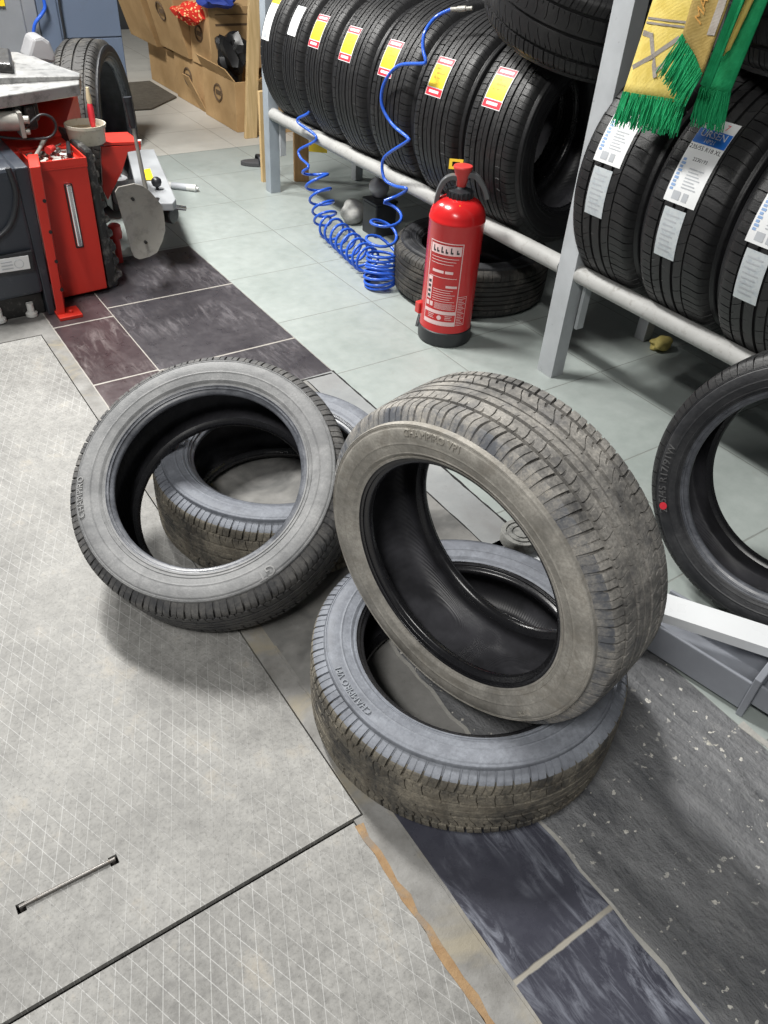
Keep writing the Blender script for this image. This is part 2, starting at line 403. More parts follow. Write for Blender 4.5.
STY = {
    'used': dict(g=[(-.58, .0062, .0115), (-.2, .007, .012), (.02, .0035, .006), (.24, .007, .012), (.58, .0062, .0115)], n=62, slit=(.0, .15), slit2=(.5, .57), sd=.0075, mid=.0045, shear=.55, sym=True),
    'rib': dict(g=[(-.62, .004, .004), (-.4, .007, .007), (-.2, .003, .003), (0, .007, .007), (.2, .003, .003), (.4, .007, .007), (.62, .004, .004)], n=56, slit=(.0, .10), slit2=(.5, .53), sd=.0045, mid=.0012, shear=.35, sym=True),
    'sport': dict(g=[(-.52, .006, .006), (-.22, .009, .007), (.1, .009, .007), (.38, .005, .004)], n=44, slit=(.0, .09), slit2=(.5, .54), sd=.005, mid=.0022, shear=.5, sym=False),
    'block': dict(g=[(-.55, .009, .008), (0, .009, .008), (.55, .009, .008)], n=60, slit=(.0, .14), slit2=(.5, .56), sd=.006, mid=.005, shear=.8, sym=True),
}
def revolve(bm, prof, angs, f=None, m=0, flip=False):
    P = [[bm.verts.new(f(i, j, z, r, a) if f else (r * math.cos(a), r * math.sin(a), z)) for i, (z, r) in enumerate(prof)] for j, a in enumerate(angs)]
    n = len(angs)
    for j in range(n):
        A, B = P[j], P[(j + 1) % n]
        for i in range(len(prof) - 1):
            q = (A[i], B[i], B[i + 1], A[i + 1])
            bm.faces.new(q if not flip else q[::-1]).material_index = m
    return bm
def tyre_meshes(R, W, rb, style, shift):
    h, d, side, smooth_side = tyre_profile(R, W, rb); st = STY[style]; tw = .86 * h
    N = st['n']; fr = []
    s0, s1 = st['slit']; q0, q1 = st['slit2']
    fr = [(0, 's'), (.012, 'S'), (s1 - .012, 'S'), (s1, 's'), (.28, 'o'), (q0, 'q'), (q0 + .008, 'Q'), (q1, 'Q'), (q1 + .008, 'q'), (.78, 'o')]
    angs = []; kinds = []
    for p in range(N):
        for f_, k in fr: angs.append(2 * PI * (p + f_) / N); kinds.append(k)
    # columns of the tread
    def top(t):
        a = abs(t); r = R - .004 * a * a
        if a > .78: r -= .021 * ((a - .78) / .22) ** 2.2
        return r
    cols = []                                           # (t, extra depth, lateral class)
    gs = st['g']; edges = [(-1.02, 0)]
    for t in [i / 10 for i in range(-10, 11)] + [-.93, .93, -.86, .86]:
        if all(abs(t - g) * tw > w * .75 for g, w, _ in gs): cols.append((t, 0))
    for g, w, dp in gs:
        e = w / 2 / tw
        cols += [(g - e, 0), (g - e * .75, dp), (g + e * .75, dp), (g + e, 0)]
    cols.sort()
    gl = [-2] + [g for g, _, _ in gs] + [2]
    prof = [(t * tw * (.88 / .86), top(t) - dp) for t, dp in cols]
    def ff(i, j, z, r, a):
        t, dp = cols[i]; k = kinds[j]; at = abs(t); rr = r
        out = at > max(abs(gs[0][0]), .5) if st['sym'] else (t > gs[-1][0] or t < gs[0][0])
        if dp == 0:
            if out and k == 'S': rr -= st['sd'] * (1 if at < .95 else .6)
            elif out and k == 'Q': rr -= st['sd'] * .35
            elif not out and k == 'Q' and at > .1: rr -= st['mid']
            elif not out and k == 'S' and at > .45: rr -= st['mid'] * .8
        sh = st['shear'] * (at - .4) if st['sym'] else st['shear'] * (at - .4) ** 2 * (1 if t > 0 else -.4) * 1.6
        b = a + sh * 2 * PI / N + (.18 * 2 * PI / N * math.sin(t * 9) if not out else 0)
        return Vector((rr * math.cos(b), rr * math.sin(b), z)) - shift
    tread = NB(); revolve(tread, prof, angs, ff, flip=True)
    for fc in tread.faces:
        if abs(sum((v.co + shift).z for v in fc.verts) / 4) > .74 * h: fc.material_index = 1
    NA = 144; an = [2 * PI * k / NA for k in range(NA)]
    fs = lambda i, j, z, r, a: Vector((r * math.cos(a), r * math.sin(a), z)) - shift
    sw = NB(); first = (.88 * h, R - .025)
    sp = [(prof[-1][0] - .0005, prof[-1][1] - .0)] + side
    revolve(sw, sp, an, fs, flip=True)
    revolve(sw, [(-z, r) for z, r in sp], an, fs)
    bd = NB(); bd2 = NB(); bp = catmull([side[-1], (.895 * h, rb + .105 * d), (.875 * h, rb + .10 * d), (.865 * h, rb + .055 * d), (.83 * h, rb + .006), (.79 * h, rb - .001), (.74 * h, rb - .003), (.66 * h, rb), (.60 * h, rb + .009)], 4)
    revolve(bd, bp, an, fs, flip=True); revolve(bd2, [(-z, r) for z, r in bp], an, fs)
    half = [(.60 * h, rb + .009), (.70 * h, rb + .25 * d), (.82 * h, rb + .5 * d), (.80 * h, R - .034), (.6 * h, R - .018), (.3 * h, R - .0145)]
    inner = catmull(half + [(0, R - .014)] + [(-z, r) for z, r in half[::-1]], 3)
    li = NB(); revolve(li, inner, an, fs, flip=True)
    return dict(tread=tread, sidewall=sw, bead=bd, bead2=bd2, liner=li, side=smooth_side)
def frame_mat(c, az, el, spin=0):
    a = Vector((math.cos(el) * math.cos(az), math.cos(el) * math.sin(az), math.sin(el)))
    if abs(a.z) > .9995: u = Vector((1, 0, 0))
    else: u = Vector((0, 0, 1)).cross(a).normalized()
    v = a.cross(u)
    m = Matrix((u, v, a)).transposed().to_4x4(); m.translation = c
    return m @ Matrix.Rotation(spin, 4, 'Z')
def arc_text(bm, body, size, side, ang, rm, shift, ext=.0008, sgn=1):
    def f(x, y, z):
        a = ang - x / rm; r = rm + y
        return Vector((r * math.cos(a), r * math.sin(a), side_z(side, r) + z)) - shift
    return put_text(bm, body, size, f, ext)
def make_tyre(name, label, R, W, rb, c, az, el, style, mats, texts=(), letmat='let_dim', group=None, spin=0, cat='tyre'):
    m = frame_mat(Vector(c), az, el, spin)
    # base point: where the tyre is lowest, kept inside its own outline
    rot = m.to_3x3(); dn = rot.transposed() @ Vector((0, 0, -1)); q = Vector((dn.x, dn.y, 0))
    b = (q.normalized() * R if q.length > .3 else Vector()) + Vector((0, 0, math.copysign(W / 2, dn.z) if abs(dn.z) > .3 else 0))
    mm = m.copy(); mm.translation = m @ b
    t = thing(name, label, cat, group=group, mat=mm)
    d = tyre_meshes(R, W, rb, style, b)
    obj('tread', d['tread'], None, t, True, smooth=35, mats=[mats[0], mats[3] if len(mats) > 3 else mats[0]])
    sw = obj('sidewall', d['sidewall'], mats[1], t, True, smooth=50)
    obj('bead_ring', d['bead'], mats[2], t, True, smooth=50)
    obj('bead_ring', d['bead2'], 'bead_dark', t, True, smooth=50)  # far bead coloured darker to stand in for shade inside the hole
    obj('inner_liner', d['liner'], 'liner', t, True, smooth=60)
    if texts:
        for body, size, ang, q in texts:
            bm = NB(); arc_text(bm, body, size, d['side'], R_(ang), rb + q * (R - rb), b, .0015)
            obj('raised_lettering', bm, letmat, sw, True)
    t['_b'] = 0; del t['_b']
    return t, b, d['side']
def copy_tree(o, parent=None):
    c = o.copy(); C.objects.link(c)
    if parent is not None: c.parent = parent
    for ch in list(o.children): copy_tree(ch, c)
    return c
ORI_get = lambda o: ORI[o]

# four used tyres in the foreground
UR, UW, UB = .2999, .1964, .2022
gT = None
tA = make_tyre('worn_tyre', 'dusty tan used tyre standing upright inside the hole of the tyre lying below it', UR, UW, UB, (.7252, .6909, .4079), R_(-168), R_(-1.5), 'used',
          ('tread_tan', 'side_tan', 'bead_dark', 'shoulder_tan'),
          [('CHAMPIRO VP1', .0165, 103, .60), ('JM217', .0125, -42, .56)], 'let_tan')
tB = make_tyre('worn_tyre', 'used tyre lying flat nearest the camera, blue-grey sidewall up and muddy brown tread', UR, UW, UB, (.7267, .6842, .0992), 0, PI / 2, 'used',
          ('tread_mud', 'side_blue', 'bead_dark', 'side_blue'),
          [('CHAMPIRO VP1', .0165, 178, .58)], 'let_blue')
tC = make_tyre('worn_tyre', 'grey used tyre at left, tilted with its far edge up on another lying tyre', UR, UW, UB, (.4885, 1.2842, .222), R_(221.3), R_(60), 'used',
          ('tread_grey', 'side_grey', 'bead'),
          [('CHAMPIRO', .019, 205, .62), ('GT', .03, 318, .6)], 'let_grey')
tD = make_tyre('worn_tyre', 'used tyre lying flat, half hidden and seen through the hole of the tilted grey tyre', UR, UW, UB, (.6984, 1.407, .0985), 0, PI / 2, 'used',
          ('tread_mud', 'side_blue', 'bead', 'side_blue'), [], 'let_blue')

# dark tyre leaning at the right
ER, EW, EB = .312, .222, .226
eel = R_(12)
tE, bE, sE = make_tyre('leaning_tyre', 'dark low-profile tyre standing at the right edge, red dab on its size marking', ER, EW, EB,
          (1.527, .556, ER * math.cos(eel) + .086 * math.sin(eel)), R_(195), eel, 'rib', ('tread_new', 'side_dark', 'bead'),
          [('225/45 R17/91W', .023, 195, .52)], 'let_dark')
bm = NB(); a_ = R_(208.5); rm = EB + .52 * (ER - EB)
lathe(bm, [(.0001, 0), (.0085, 0), (.0085, .0012), (.0001, .0014)], Vector((rm * math.cos(a_), rm * math.sin(a_), side_z(sE, rm) + .0006)) - bE, (0, 0, 1), 20)
tag(obj('paint_dab', bm, 'red_print', tE, True), 'red painted dab')

# ------------------------------------------------------------------ rack and the tyres in it
XR, RZ, RR = 1.83, .36, .027
rack = thing('tyre_rack', 'long grey steel tyre rack with round pipe rails behind the fire extinguisher', 'rack', (2.06, 1.7, 0))
def post(x0, x1, y0, y1, mat):                           # angle iron
    b = NB(); pts = [(x0, y0, 0), (x1, y0, 0), (x1, y0 + .006, 0), (x0 + .006, y0 + .006, 0), (x0 + .006, y1, 0), (x0, y1, 0)]
    prism(b, pts, (0, 0, 1.95)); return obj('post', b, mat, rack, bevel=.001)
post(1.805, 1.858, 3.60, 3.655, 'rack_dark')
post(1.805, 1.858, 1.565, 1.635, 'rack')
post(1.805, 1.858, -.5, -.43, 'rack')
for y in (3.6, 1.6, -.47): b = NB(); box(b, 2.30, 2.345, y, y + .045, 0, 1.95); obj('post', b, 'rack', rack, bevel=.002)
for z in (RZ, 1.47):
    for x in (XR, 2.29):
        for y0, y1 in ((1.637, 3.6), (-.43, 1.565)):
            b = NB(); cyl(b, (x, y0, z), (x, y1, z), RR, 20); obj('rail', b, 'rail', rack, smooth=50)
for y in (3.63, 1.6, -.46):
    for z in (.30, 1.41):
        b = NB(); box(b, 1.84, 2.31, y - .012, y + .012, z - .015, z + .015); obj('cross_brace', b, 'rack', rack, bevel=.002)
for y in (1.56, 3.585):
    b = NB(); prism(b, [(1.845, y - .02, .18), (1.875, y - .02, .18), (1.875, y - .02, .335), (1.845, y - .02, .335)], (0, .012, 0)); obj('rail_bracket', b, 'rack', rack, bevel=.001)

def patch(bm, Rr, z0, z1, a0, a1, b, na=14, nz=3):
    "piece of paper following the tread"
    return grid(bm, lambda u, v: Vector((Rr(z0 + (z1 - z0) * v) * math.cos(a0 + (a1 - a0) * u), Rr(z0 + (z1 - z0) * v) * math.sin(a0 + (a1 - a0) * u), z0 + (z1 - z0) * v)) - b, na, nz)
def tread_text(bm, body, size, Rr, zc, ac, b, rot=False, ext=.0002):
    def f(x, y, z):
        if rot: x, y = -y, x
        r = Rr + z; a = ac - y / Rr
        return Vector((r * math.cos(a), r * math.sin(a), zc + x)) - b
    return put_text(bm, body, size, f, ext)
def paper(t, b, R, W, z0, z1, a0, a1, mat, name='sticker', lift=.0012):
    h = W / 2
    def Rr(z):
        q = abs(z) / (.86 * h); r = R + lift - .004 * q * q
        if q > .78: r -= .021 * ((q - .78) / .22) ** 2.2
        return r
    o = NB(); patch(o, Rr, z0, z1, a0, a1, b); s = obj(name, o, mat, t, True, smooth=60)
    return s, Rr
LAB = {}
def left_tyre(y, label, yaw, W=.215, R=.325, style='rib', dx=0):
    t, b, sd = make_tyre('new_tyre', label, R, W, .205, (2.06 + dx, y, RZ + math.sqrt((R + RR) ** 2 - .23 ** 2) - .001), R_(-90 + yaw), 0, style,
              ('tread_new', 'side_black', 'bead_dark'), [], 'let_dim', 'black tyres in the left bay of the rack')
    return t, b
def yellow_label(t, b, W, zc, ac, R=.325, w=.078, hgt=.122):
    da = hgt / R / 2
    s, Rr = paper(t, b, R, W, zc - w / 2, zc + w / 2, ac - da, ac + da, 'white_paper')
    k = lambda z: Rr(z) + .0006
    o = NB(); patch(o, k, zc - w / 2 + .003, zc + w / 2 - .003, ac - da * .58, ac + da * .55, b); obj('yellow_panel', o, 'yellow_print', s, True)
    for (p, q) in ((-.97, -.62), (.6, .96)):
        o = NB(); patch(o, k, zc - w / 2 + .002, zc + w / 2 - .002, ac + da * p, ac + da * q, b, 5); obj('red_band', o, 'red_print', s, True)
    k2 = lambda z: Rr(z) + .0011
    o = NB()
    for (p, q, u, v) in ((-.86, -.72, -.35, .38), (.7, .84, -.3, .3)): patch(o, k2, zc + u * w, zc + v * w, ac + da * p, ac + da * q, b, 2)
    obj('white_lettering', o, 'white_paper', s, True)
    o = NB()
    for (p, q, u, v) in ((-.42, -.34, -.3, -.05), (-.2, -.1, -.18, .28), (.06, .12, -.3, -.18), (.06, .12, -.05, .1)): patch(o, k2, zc + u * w, zc + v * w, ac + da * p, ac + da * q, b, 2)
    obj('small_print', o, 'ochre_print', s, True)
A_ = R_(150)
specs = [(2.005, 'black tyre at near end of left bay, open hole showing, yellow and red label', 6, -.020, 149),
         (2.285, 'black rack tyre with yellow label directly left of the one showing its hole', 5, -.02, 153.5),
         (2.562, 'black rack tyre whose yellow label is crossed by the blue hose', 5, -.035, 153),
         (2.835, 'black rack tyre fourth from the near end, yellow label second from the left', 4, -.03, 153),
         (3.068, 'black rack tyre with the leftmost yellow label, fifth from the near end', 3, -.03, 152)]
left = []
for y, lab, yaw, zc, ac in specs:
    t, b = left_tyre(y, lab, yaw, W=.252 if y < 2.8 else (.24 if y < 3 else .2))
    yellow_label(t, b, .252 if y < 2.8 else (.24 if y < 3 else .2), zc, R_(ac)); left.append(t)
t, b = left_tyre(3.268, 'narrow black rack tyre with a white label hidden partly behind its neighbour', 2, W=.18)
s, Rr = paper(t, b, .325, .18, -.045, .02, R_(152) - .2, R_(152) + .15, 'white_paper')
o = NB(); patch(o, lambda z: Rr(z) + .0006, -.04, .015, R_(152) - .02, R_(152) + .1, b); obj('small_print', o, 'grey_print', s, True)
t, b = left_tyre(3.464, 'black rack tyre against the left post, long white label with a yellow top', 2, W=.19)
s, Rr = paper(t, b, .325, .19, -.06, 0.005, R_(154) - .27, R_(154) + .27, 'white_paper')
o = NB(); patch(o, lambda z: Rr(z) + .0006, -.059, .004, R_(154) - .265, R_(154) - .17, b, 4); obj('yellow_panel', o, 'yellow_print', s, True)
o = NB()
for i in range(5): patch(o, lambda z: Rr(z) + .0006, -.05, -.01 + .01 * (i % 2), R_(154) - .12 + i * .035, R_(154) - .107 + i * .035, b, 2)
patch(o, lambda z: Rr(z) + .0006, -.05, -.02, R_(154) + .19, R_(154) + .24, b, 3)
obj('small_print', o, 'grey_print', s, True)

def right_tyre(y, label):
    Rr_ = .332
    return make_tyre('new_tyre', label, Rr_, .25, .21, (2.055, y, RZ + math.sqrt((Rr_ + RR) ** 2 - .225 ** 2)), R_(-90 + 2), 0, 'sport',
              ('tread_new', 'side_black', 'bead_dark'), [], 'let_dim', 'black tyres in the right bay of the rack')[:2]
def white_labels(t, b, zc, ac, full):
    R, W, w = .332, .25, .094
    top, bot = (.62, -.0) if full else (.40, 0)
    s, Rr = paper(t, b, R, W, zc - w / 2, zc + w / 2, ac - top, ac, 'white_paper')
    k = lambda z: Rr(z) + .0006; rr = R + .0008
    o = NB()
    for i, (u, v) in enumerate(((-.2, -.1), (-.06, .0), (.12, .24))): patch(o, k, zc + u * w - .008, zc + v * w - .004, ac - .085, ac - .025, b, 3)
    obj('bar_code', o, 'grey_print', s, True)
    o = NB()
    for i in range(7): patch(o, k, zc - .012, zc + .03 - .006 * (i % 3), ac - .12 - i * .022, ac - .112 - i * .022, b, 1)
    obj('small_print', o, 'grey_print', s, True)
    o = NB()
    for i in range(9): patch(o, k, zc - w * .44, zc - w * (.34 - .03 * (i % 2)), ac - .1 - i * .026, ac - .082 - i * .026, b, 1)
    obj('side_lettering', o, 'pale_blue_print', s, True)
    if full:
        o = NB(); tread_text(o, '235/55 R18 XL', .0145, rr + .0004, zc, ac - .395, b); obj('size_lettering', o, 'black_print', s, True); o = NB(); tread_text(o, '2230193', .012, rr + .0004, zc + .004, ac - .315, b); obj('code_lettering', o, 'black_print', s, True)
        o = NB(); patch(o, k, zc - w / 2 + .001, zc + w / 2 - .001, ac - .535, ac - .425, b); p = obj('blue_band', o, 'blue_print', s, True)
        o = NB(); tread_text(o, 'URSEN', .024, rr + .0008, zc, ac - .5, b); obj('white_lettering', o, 'white_paper', s, True); o = NB(); tread_text(o, 'HP21', .014, rr + .0008, zc, ac - .45, b); obj('white_lettering', o, 'white_paper', s, True)
        o = NB(); tread_text(o, '7', .02, rr + .0004, zc + .02, ac - .575, b); obj('red_numeral', o, 'red_print', s, True)
    w2 = .064; z2 = zc - .002
    s2, Rr = paper(t, b, R, W, z2 - w2 / 2, z2 + w2 / 2, ac + .035, ac + .41, 'silver_paper', 'square_sticker')
    o = NB()
    for i in range(8): patch(o, lambda z: Rr(z) + .0006, z2 - w2 * .36, z2 + w2 * (.3 - .08 * (i % 3)), ac + .08 + i * .038, ac + .09 + i * .038, b, 1)
    obj('small_print', o, 'grey_print', s2, True)
tt, b = right_tyre(1.472, 'black rack tyre beside the middle post, two white labels under the scarf fringe'); white_labels(tt, b, -.015, R_(166.5), False)
tt, b = right_tyre(1.214, 'black rack tyre with a long white label crossed by a blue band'); white_labels(tt, b, -.015, R_(171), True)
tt, b = right_tyre(.956, 'black rack tyre cut by the right edge of the photo, labels low on its tread'); white_labels(tt, b, -.02, R_(174), False)

# tyres lying on top of the row and below it
make_tyre('lying_tyre', 'black tyre lying tilted on top of the left bay tyres beside the middle post', .32, .235, .2, (2.045, 1.92, 1.035), math.atan2(-.27, -.06), math.asin(.96), 'block',
          ('tread_new', 'side_black', 'bead_dark'), [], 'let_dim')
make_tyre('lying_tyre', 'dark tyre lying on top of the right bay tyres behind the scarf', .325, .23, .205, (2.12, 1.12, 1.09), 0, PI / 2, 'block',
          ('tread_new', 'side_black', 'bead_dark'), [], 'let_dim')
make_tyre('lying_tyre', 'dusty tyre lying flat on the floor under the rack behind the fire extinguisher', .305, .2, .2, (2.0, 2.27, .1), 0, PI / 2, 'rib',
          ('tread_dust', 'side_dark', 'bead_dark'), [], 'let_dim')

# ------------------------------------------------------------------ floor
FL = [('tile_green', 1.18, 3.2, -1.5, 4.39), ('tile_green', -3, 1.18, 3.14, 4.39), ('tile_white', -3, 3.2, 4.39, 8.2),
      ('tile_dark', .685, 1.18, 1.95, 3.14), ('tile_reflect_red', .475, .685, 1.78, 3.14), ('tile_blue', .475, .695, -1.5, .585), ('concrete', .475, .695, .585, 1.02), ('concrete', .475, .685, 1.02, 1.78),
      ('concrete', .685, 1.075, 1.02, 1.95), ('rail_strip', 1.075, 1.18, 1.0, 1.95), ('concrete', .695, .685, 1.02, 1.6), ('worn_dark', .695, 1.18, -1.5, 1.02),
      ('concrete', -3, .475, 2.62, 3.14), ('pit', -3, .43, -1.5, 2.62), ('frame_strip', .43, .475, .577, 2.62), ('frame_strip', .41, .475, -1.5, .577)]
bm = NB(); names = []
for nme, x0, x1, y0, y1 in FL:
    if x1 <= x0: continue
    if nme not in names: names.append(nme)
    z = 0 if nme != 'pit' else -.03
    vs = [bm.verts.new(p) for p in ((x0, y0, z), (x1, y0, z), (x1, y1, z), (x0, y1, z))]
    bm.faces.new(vs).material_index = names.index(nme)
for a, b2 in (((.43, .577), (.43, 2.62)), ((.41, -1.5), (.41, .577)), ((-3, 2.62), (.43, 2.62))):
    vs = [bm.verts.new((a[0], a[1], -.03)), bm.verts.new((b2[0], b2[1], -.03)), bm.verts.new((b2[0], b2[1], 0)), bm.verts.new((a[0], a[1], 0))]
    bm.faces.new(vs).material_index = names.index('frame_strip')
obj('floor', bm, None, mats=names, kind='structure')
# cement joint along the worn floor, strip grooves, rust line
def strip(name, pts, w, z, mat):
    b = NB(); p = [Vector((x, y, 0)) for x, y in pts]; L = []; Rr = []
    for i, q in enumerate(p):
        d = (p[min(i + 1, len(p) - 1)] - p[max(i - 1, 0)]).normalized(); n = Vector((-d.y, d.x, 0)); ww = w * (.6 + .8 * random.random())
        L.append(q + n * ww / 2); Rr.append(q - n * ww / 2)
    for i in range(len(p) - 1):
        top = [L[i], L[i + 1], Rr[i + 1], Rr[i]]
        hexa(b, [v + Vector((0, 0, -.004)) for v in top], [v + Vector((0, 0, z)) for v in top])
    return obj(name, b, mat, kind='structure')
def wig(x0, y0, x1, y1, n, a): return [(x0 + (x1 - x0) * i / n + random.uniform(-a, a), y0 + (y1 - y0) * i / n) for i in range(n + 1)]
strip('trim_1', wig(.693, -1.2, .693, .99, 60, .005), .007, .0012, 'cement_line')
strip('trim_2', wig(1.19, -.6, 1.19, .34, 30, .003), .018, .0016, 'cement_line')
strip('trim_3', wig(1.075, 1.02, 1.075, 1.93, 30, .001), .003, .001, 'pit')
strip('trim_4', wig(1.18, 1.0, 1.18, 1.95, 40, .0008), .006, .001, 'pit')
strip('trim_5', wig(.7, 1.952, 1.17, 1.938, 30, .003), .006, .001, 'pit')
strip('trim_6', wig(.475, -1.2, .475, 1.0, 40, .001), .005, .0015, 'frame_strip')
strip('trim_7', wig(.412, -1.2, .412, .565, 60, .0025), .014, .0012, 'rust')
# torn edge of the dark worn layer over the cement patch
b = NB(); top = []
for i in range(25): top.append((.70 + i * .0155, 1.0 + .03 * math.sin(i * 1.1) + random.uniform(-.012, .012)))
poly = [Vector((x, y, 0)) for x, y in top] + [Vector((1.07, .9, 0)), Vector((.70, .9, 0))]
prism(b, [p + Vector((0, 0, -.002)) for p in poly], (0, 0, .006)); obj('trim_8', b, 'worn_dark', kind='structure')

# steel pit covers
def cover(name, x0, x1, y0, y1, label, holes=()):
    t = NB()
    xs = sorted({x0, x1} | {v for h in holes for v in h[:2]}); ys = sorted({y0, y1} | {v for h in holes for v in h[2:]})
    g = {(x, y, z): t.verts.new((x, y, z)) for x in xs for y in ys for z in (-.012, 0)}
    cell = lambda i, j: 0 <= i < len(xs) - 1 and 0 <= j < len(ys) - 1 and not any(h[0] - 1e-6 <= xs[i] and xs[i + 1] <= h[1] + 1e-6 and h[2] - 1e-6 <= ys[j] and ys[j + 1] <= h[3] + 1e-6 for h in holes)
    for i in range(len(xs) - 1):
        for j in range(len(ys) - 1):
            if not cell(i, j): continue
            a, c, d, e = (xs[i], ys[j]), (xs[i + 1], ys[j]), (xs[i + 1], ys[j + 1]), (xs[i], ys[j + 1])
            t.faces.new([g[(*p, 0)] for p in (a, c, d, e)]); t.faces.new([g[(*p, -.012)] for p in (e, d, c, a)])
            for (p, q, ni, nj) in ((a, c, i, j - 1), (c, d, i + 1, j), (d, e, i, j + 1), (e, a, i - 1, j)):
                if not cell(ni, nj): t.faces.new([g[(*p, -.012)], g[(*q, -.012)], g[(*q, 0)], g[(*p, 0)]])
    root = thing(name, label, 'cover plate', ((x0 + x1) / 2, (y0 + y1) / 2, -.012))
    obj('plate', t, 'plate', root)
    return root
for z in (1,):
    HL = [(-.121, -.107, .721, .738), (.026, .040, .719, .736)]
    c1 = cover('pit_cover_plate', -1.5, .427, .581, 2.615, 'large diamond-ribbed steel floor plate with a sunken lifting rod, under the left tyres', HL)
    b = NB(); tube(b, smoothpath([(-.114, .73, -.012), (-.112, .73, .001), (-.104, .73, .0035), (.024, .727, .0035), (.031, .727, .001), (.033, .727, -.012)], 6), .0036, 10); obj('lifting_rod', b, 'rust_rod', c1, smooth=60)
c2 = cover('pit_cover_plate', -1.5, .4075, -1.4, .573, 'diamond-ribbed steel floor plate along the bottom edge, below the dark joint')

# ------------------------------------------------------------------ walls
for nm, q in (('wall_right', (2.75, 2.85, -2, 8.2)), ('wall_back', (-3, 2.85, 8.1, 8.2))):
    b = NB(); box(b, *q, -.02, 3.0); obj(nm, b, 'wall', kind='structure')

# ------------------------------------------------------------------ fire extinguisher
EX, EY = 1.662, 1.978; er = .0915
ext = thing('fire_extinguisher', 'red fire extinguisher with a white printed panel standing before the tyre rack', 'fire extinguisher', (EX, EY, 0))
b = NB(); lathe(b, [(er - .004, 0), (er + .0015, .004), (er + .003, .02), (er + .003, .052), (er, .055), (er - .006, .055)], (EX, EY, 0), n=48); obj('foot_ring', b, 'black_plastic', ext, smooth=40)
b = NB(); lathe(b, [(er - .008, .012), (er, .02), (er, .42), (er + .0018, .423), (er + .0018, .428), (er, .431), (er * .985, .443), (er * .91, .46), (er * .77, .476), (er * .58, .487), (er * .4, .493), (.0001, .494)], (EX, EY, 0), n=64)
bdy = obj('cylinder_body', b, 'ext_red', ext, smooth=40)
b = NB()
pr = [(.026, .486), (.038, .488), (.041, .492), (.041, .507), (.039, .512), (.03, .516), (.02, .518), (.016, .524)]
lathe(b, pr, (EX, EY, 0), n=36)
for k in range(18):
    a = k * PI / 9; cyl(b, (EX + .0405 * math.cos(a), EY + .0405 * math.sin(a), .49), (EX + .0405 * math.cos(a), EY + .0405 * math.sin(a), .511), .0032, 6)
obj('valve_collar', b, 'black_plastic', ext, smooth=40)
b = NB(); lathe(b, [(.0145, .518), (.0165, .53), (.022, .555), (.028, .574), (.031, .578), (.031, .583), (.029, .586), (.0001, .587)], (EX, EY, 0), n=32); obj('push_knob', b, 'red_plastic', ext, smooth=40)
# carrying handle arcs to both sides of the knob (image left and right)
hd = Vector((.79, -.61, 0)).normalized()
def hp(s, z): return Vector((EX, EY, z)) + hd * s
b = NB()
for pts in ([(.012, .556), (.03, .562), (.052, .55), (.075, .522), (.088, .492)], [(-.012, .548), (-.032, .55), (-.054, .536), (-.068, .505), (-.074, .465)]):
    path = smoothpath([hp(*p) for p in pts], 6); n = len(path)
    q = Vector((-hd.y, hd.x, 0)) * .013
    ring = []
    for i, p in enumerate(path):
        tn = (path[min(i + 1, n - 1)] - path[max(i - 1, 0)]).normalized(); nn = tn.cross(q).normalized() * .0075
        ring.append([b.verts.new(p + q + nn), b.verts.new(p - q + nn), b.verts.new(p - q - nn), b.verts.new(p + q - nn)])
    for A, B in zip(ring, ring[1:]):
        for k in range(4): b.faces.new((A[k], A[(k + 1) % 4], B[(k + 1) % 4], B[k]))
    b.faces.new(ring[0][::-1]); b.faces.new(ring[-1])
obj('carry_handle', b, 'dark_handle', ext, bevel=.003)
b = NB(); c0 = hp(-.02, .578) + Vector((.02, .03, 0)); e1 = hd * .022; e2 = Vector((.2, .25, .95)).normalized() * .015; e3 = e1.cross(e2).normalized() * .0015
for (u0, u1, v0, v1) in ((-1, 1, -1, -.45), (-1, 1, .45, 1), (-1, -.55, -.45, .45), (.55, 1, -.45, .45)):
    prism(b, [c0 + e1 * u + e2 * v - e3 for u, v in ((u0, v0), (u1, v0), (u1, v1), (u0, v1))], e3 * 2)
tag(obj('safety_tag', b, 'yellow_print', ext), 'yellow plastic safety tag')
b = NB(); lathe(b, [(.0001, 0), (.006, 0), (.006, .006), (.0001, .007)], Vector((EX, EY, .474)) + Vector((-.55, -.75, 0)) * .064, (-.5, -.7, .6), 14); obj('pressure_pin', b, 'yellow_print', ext)
# hose clipped down the far left side
b = NB(); tube(b, smoothpath([hp(0, .503) + Vector((.02, .03, 0)), hp(-.01, .49) + Vector((.05, .065, 0)), hp(-.02, .40) + Vector((.06, .08, 0)), hp(-.03, .25) + Vector((.06, .08, 0)), hp(-.06, .12) + Vector((.045, .06, 0)), hp(-.085, .07) + Vector((.02, .03, 0)), hp(-.098, .03)], 6), .0075, 10); obj('discharge_hose', b, 'black_plastic', ext, smooth=60)
b = NB(); p = hp(-.094, .1); box(b, p.x - .014, p.x + .014, p.y - .012, p.y + .012, .085, .125); obj('hose_clip', b, 'red_plastic', ext, bevel=.003)
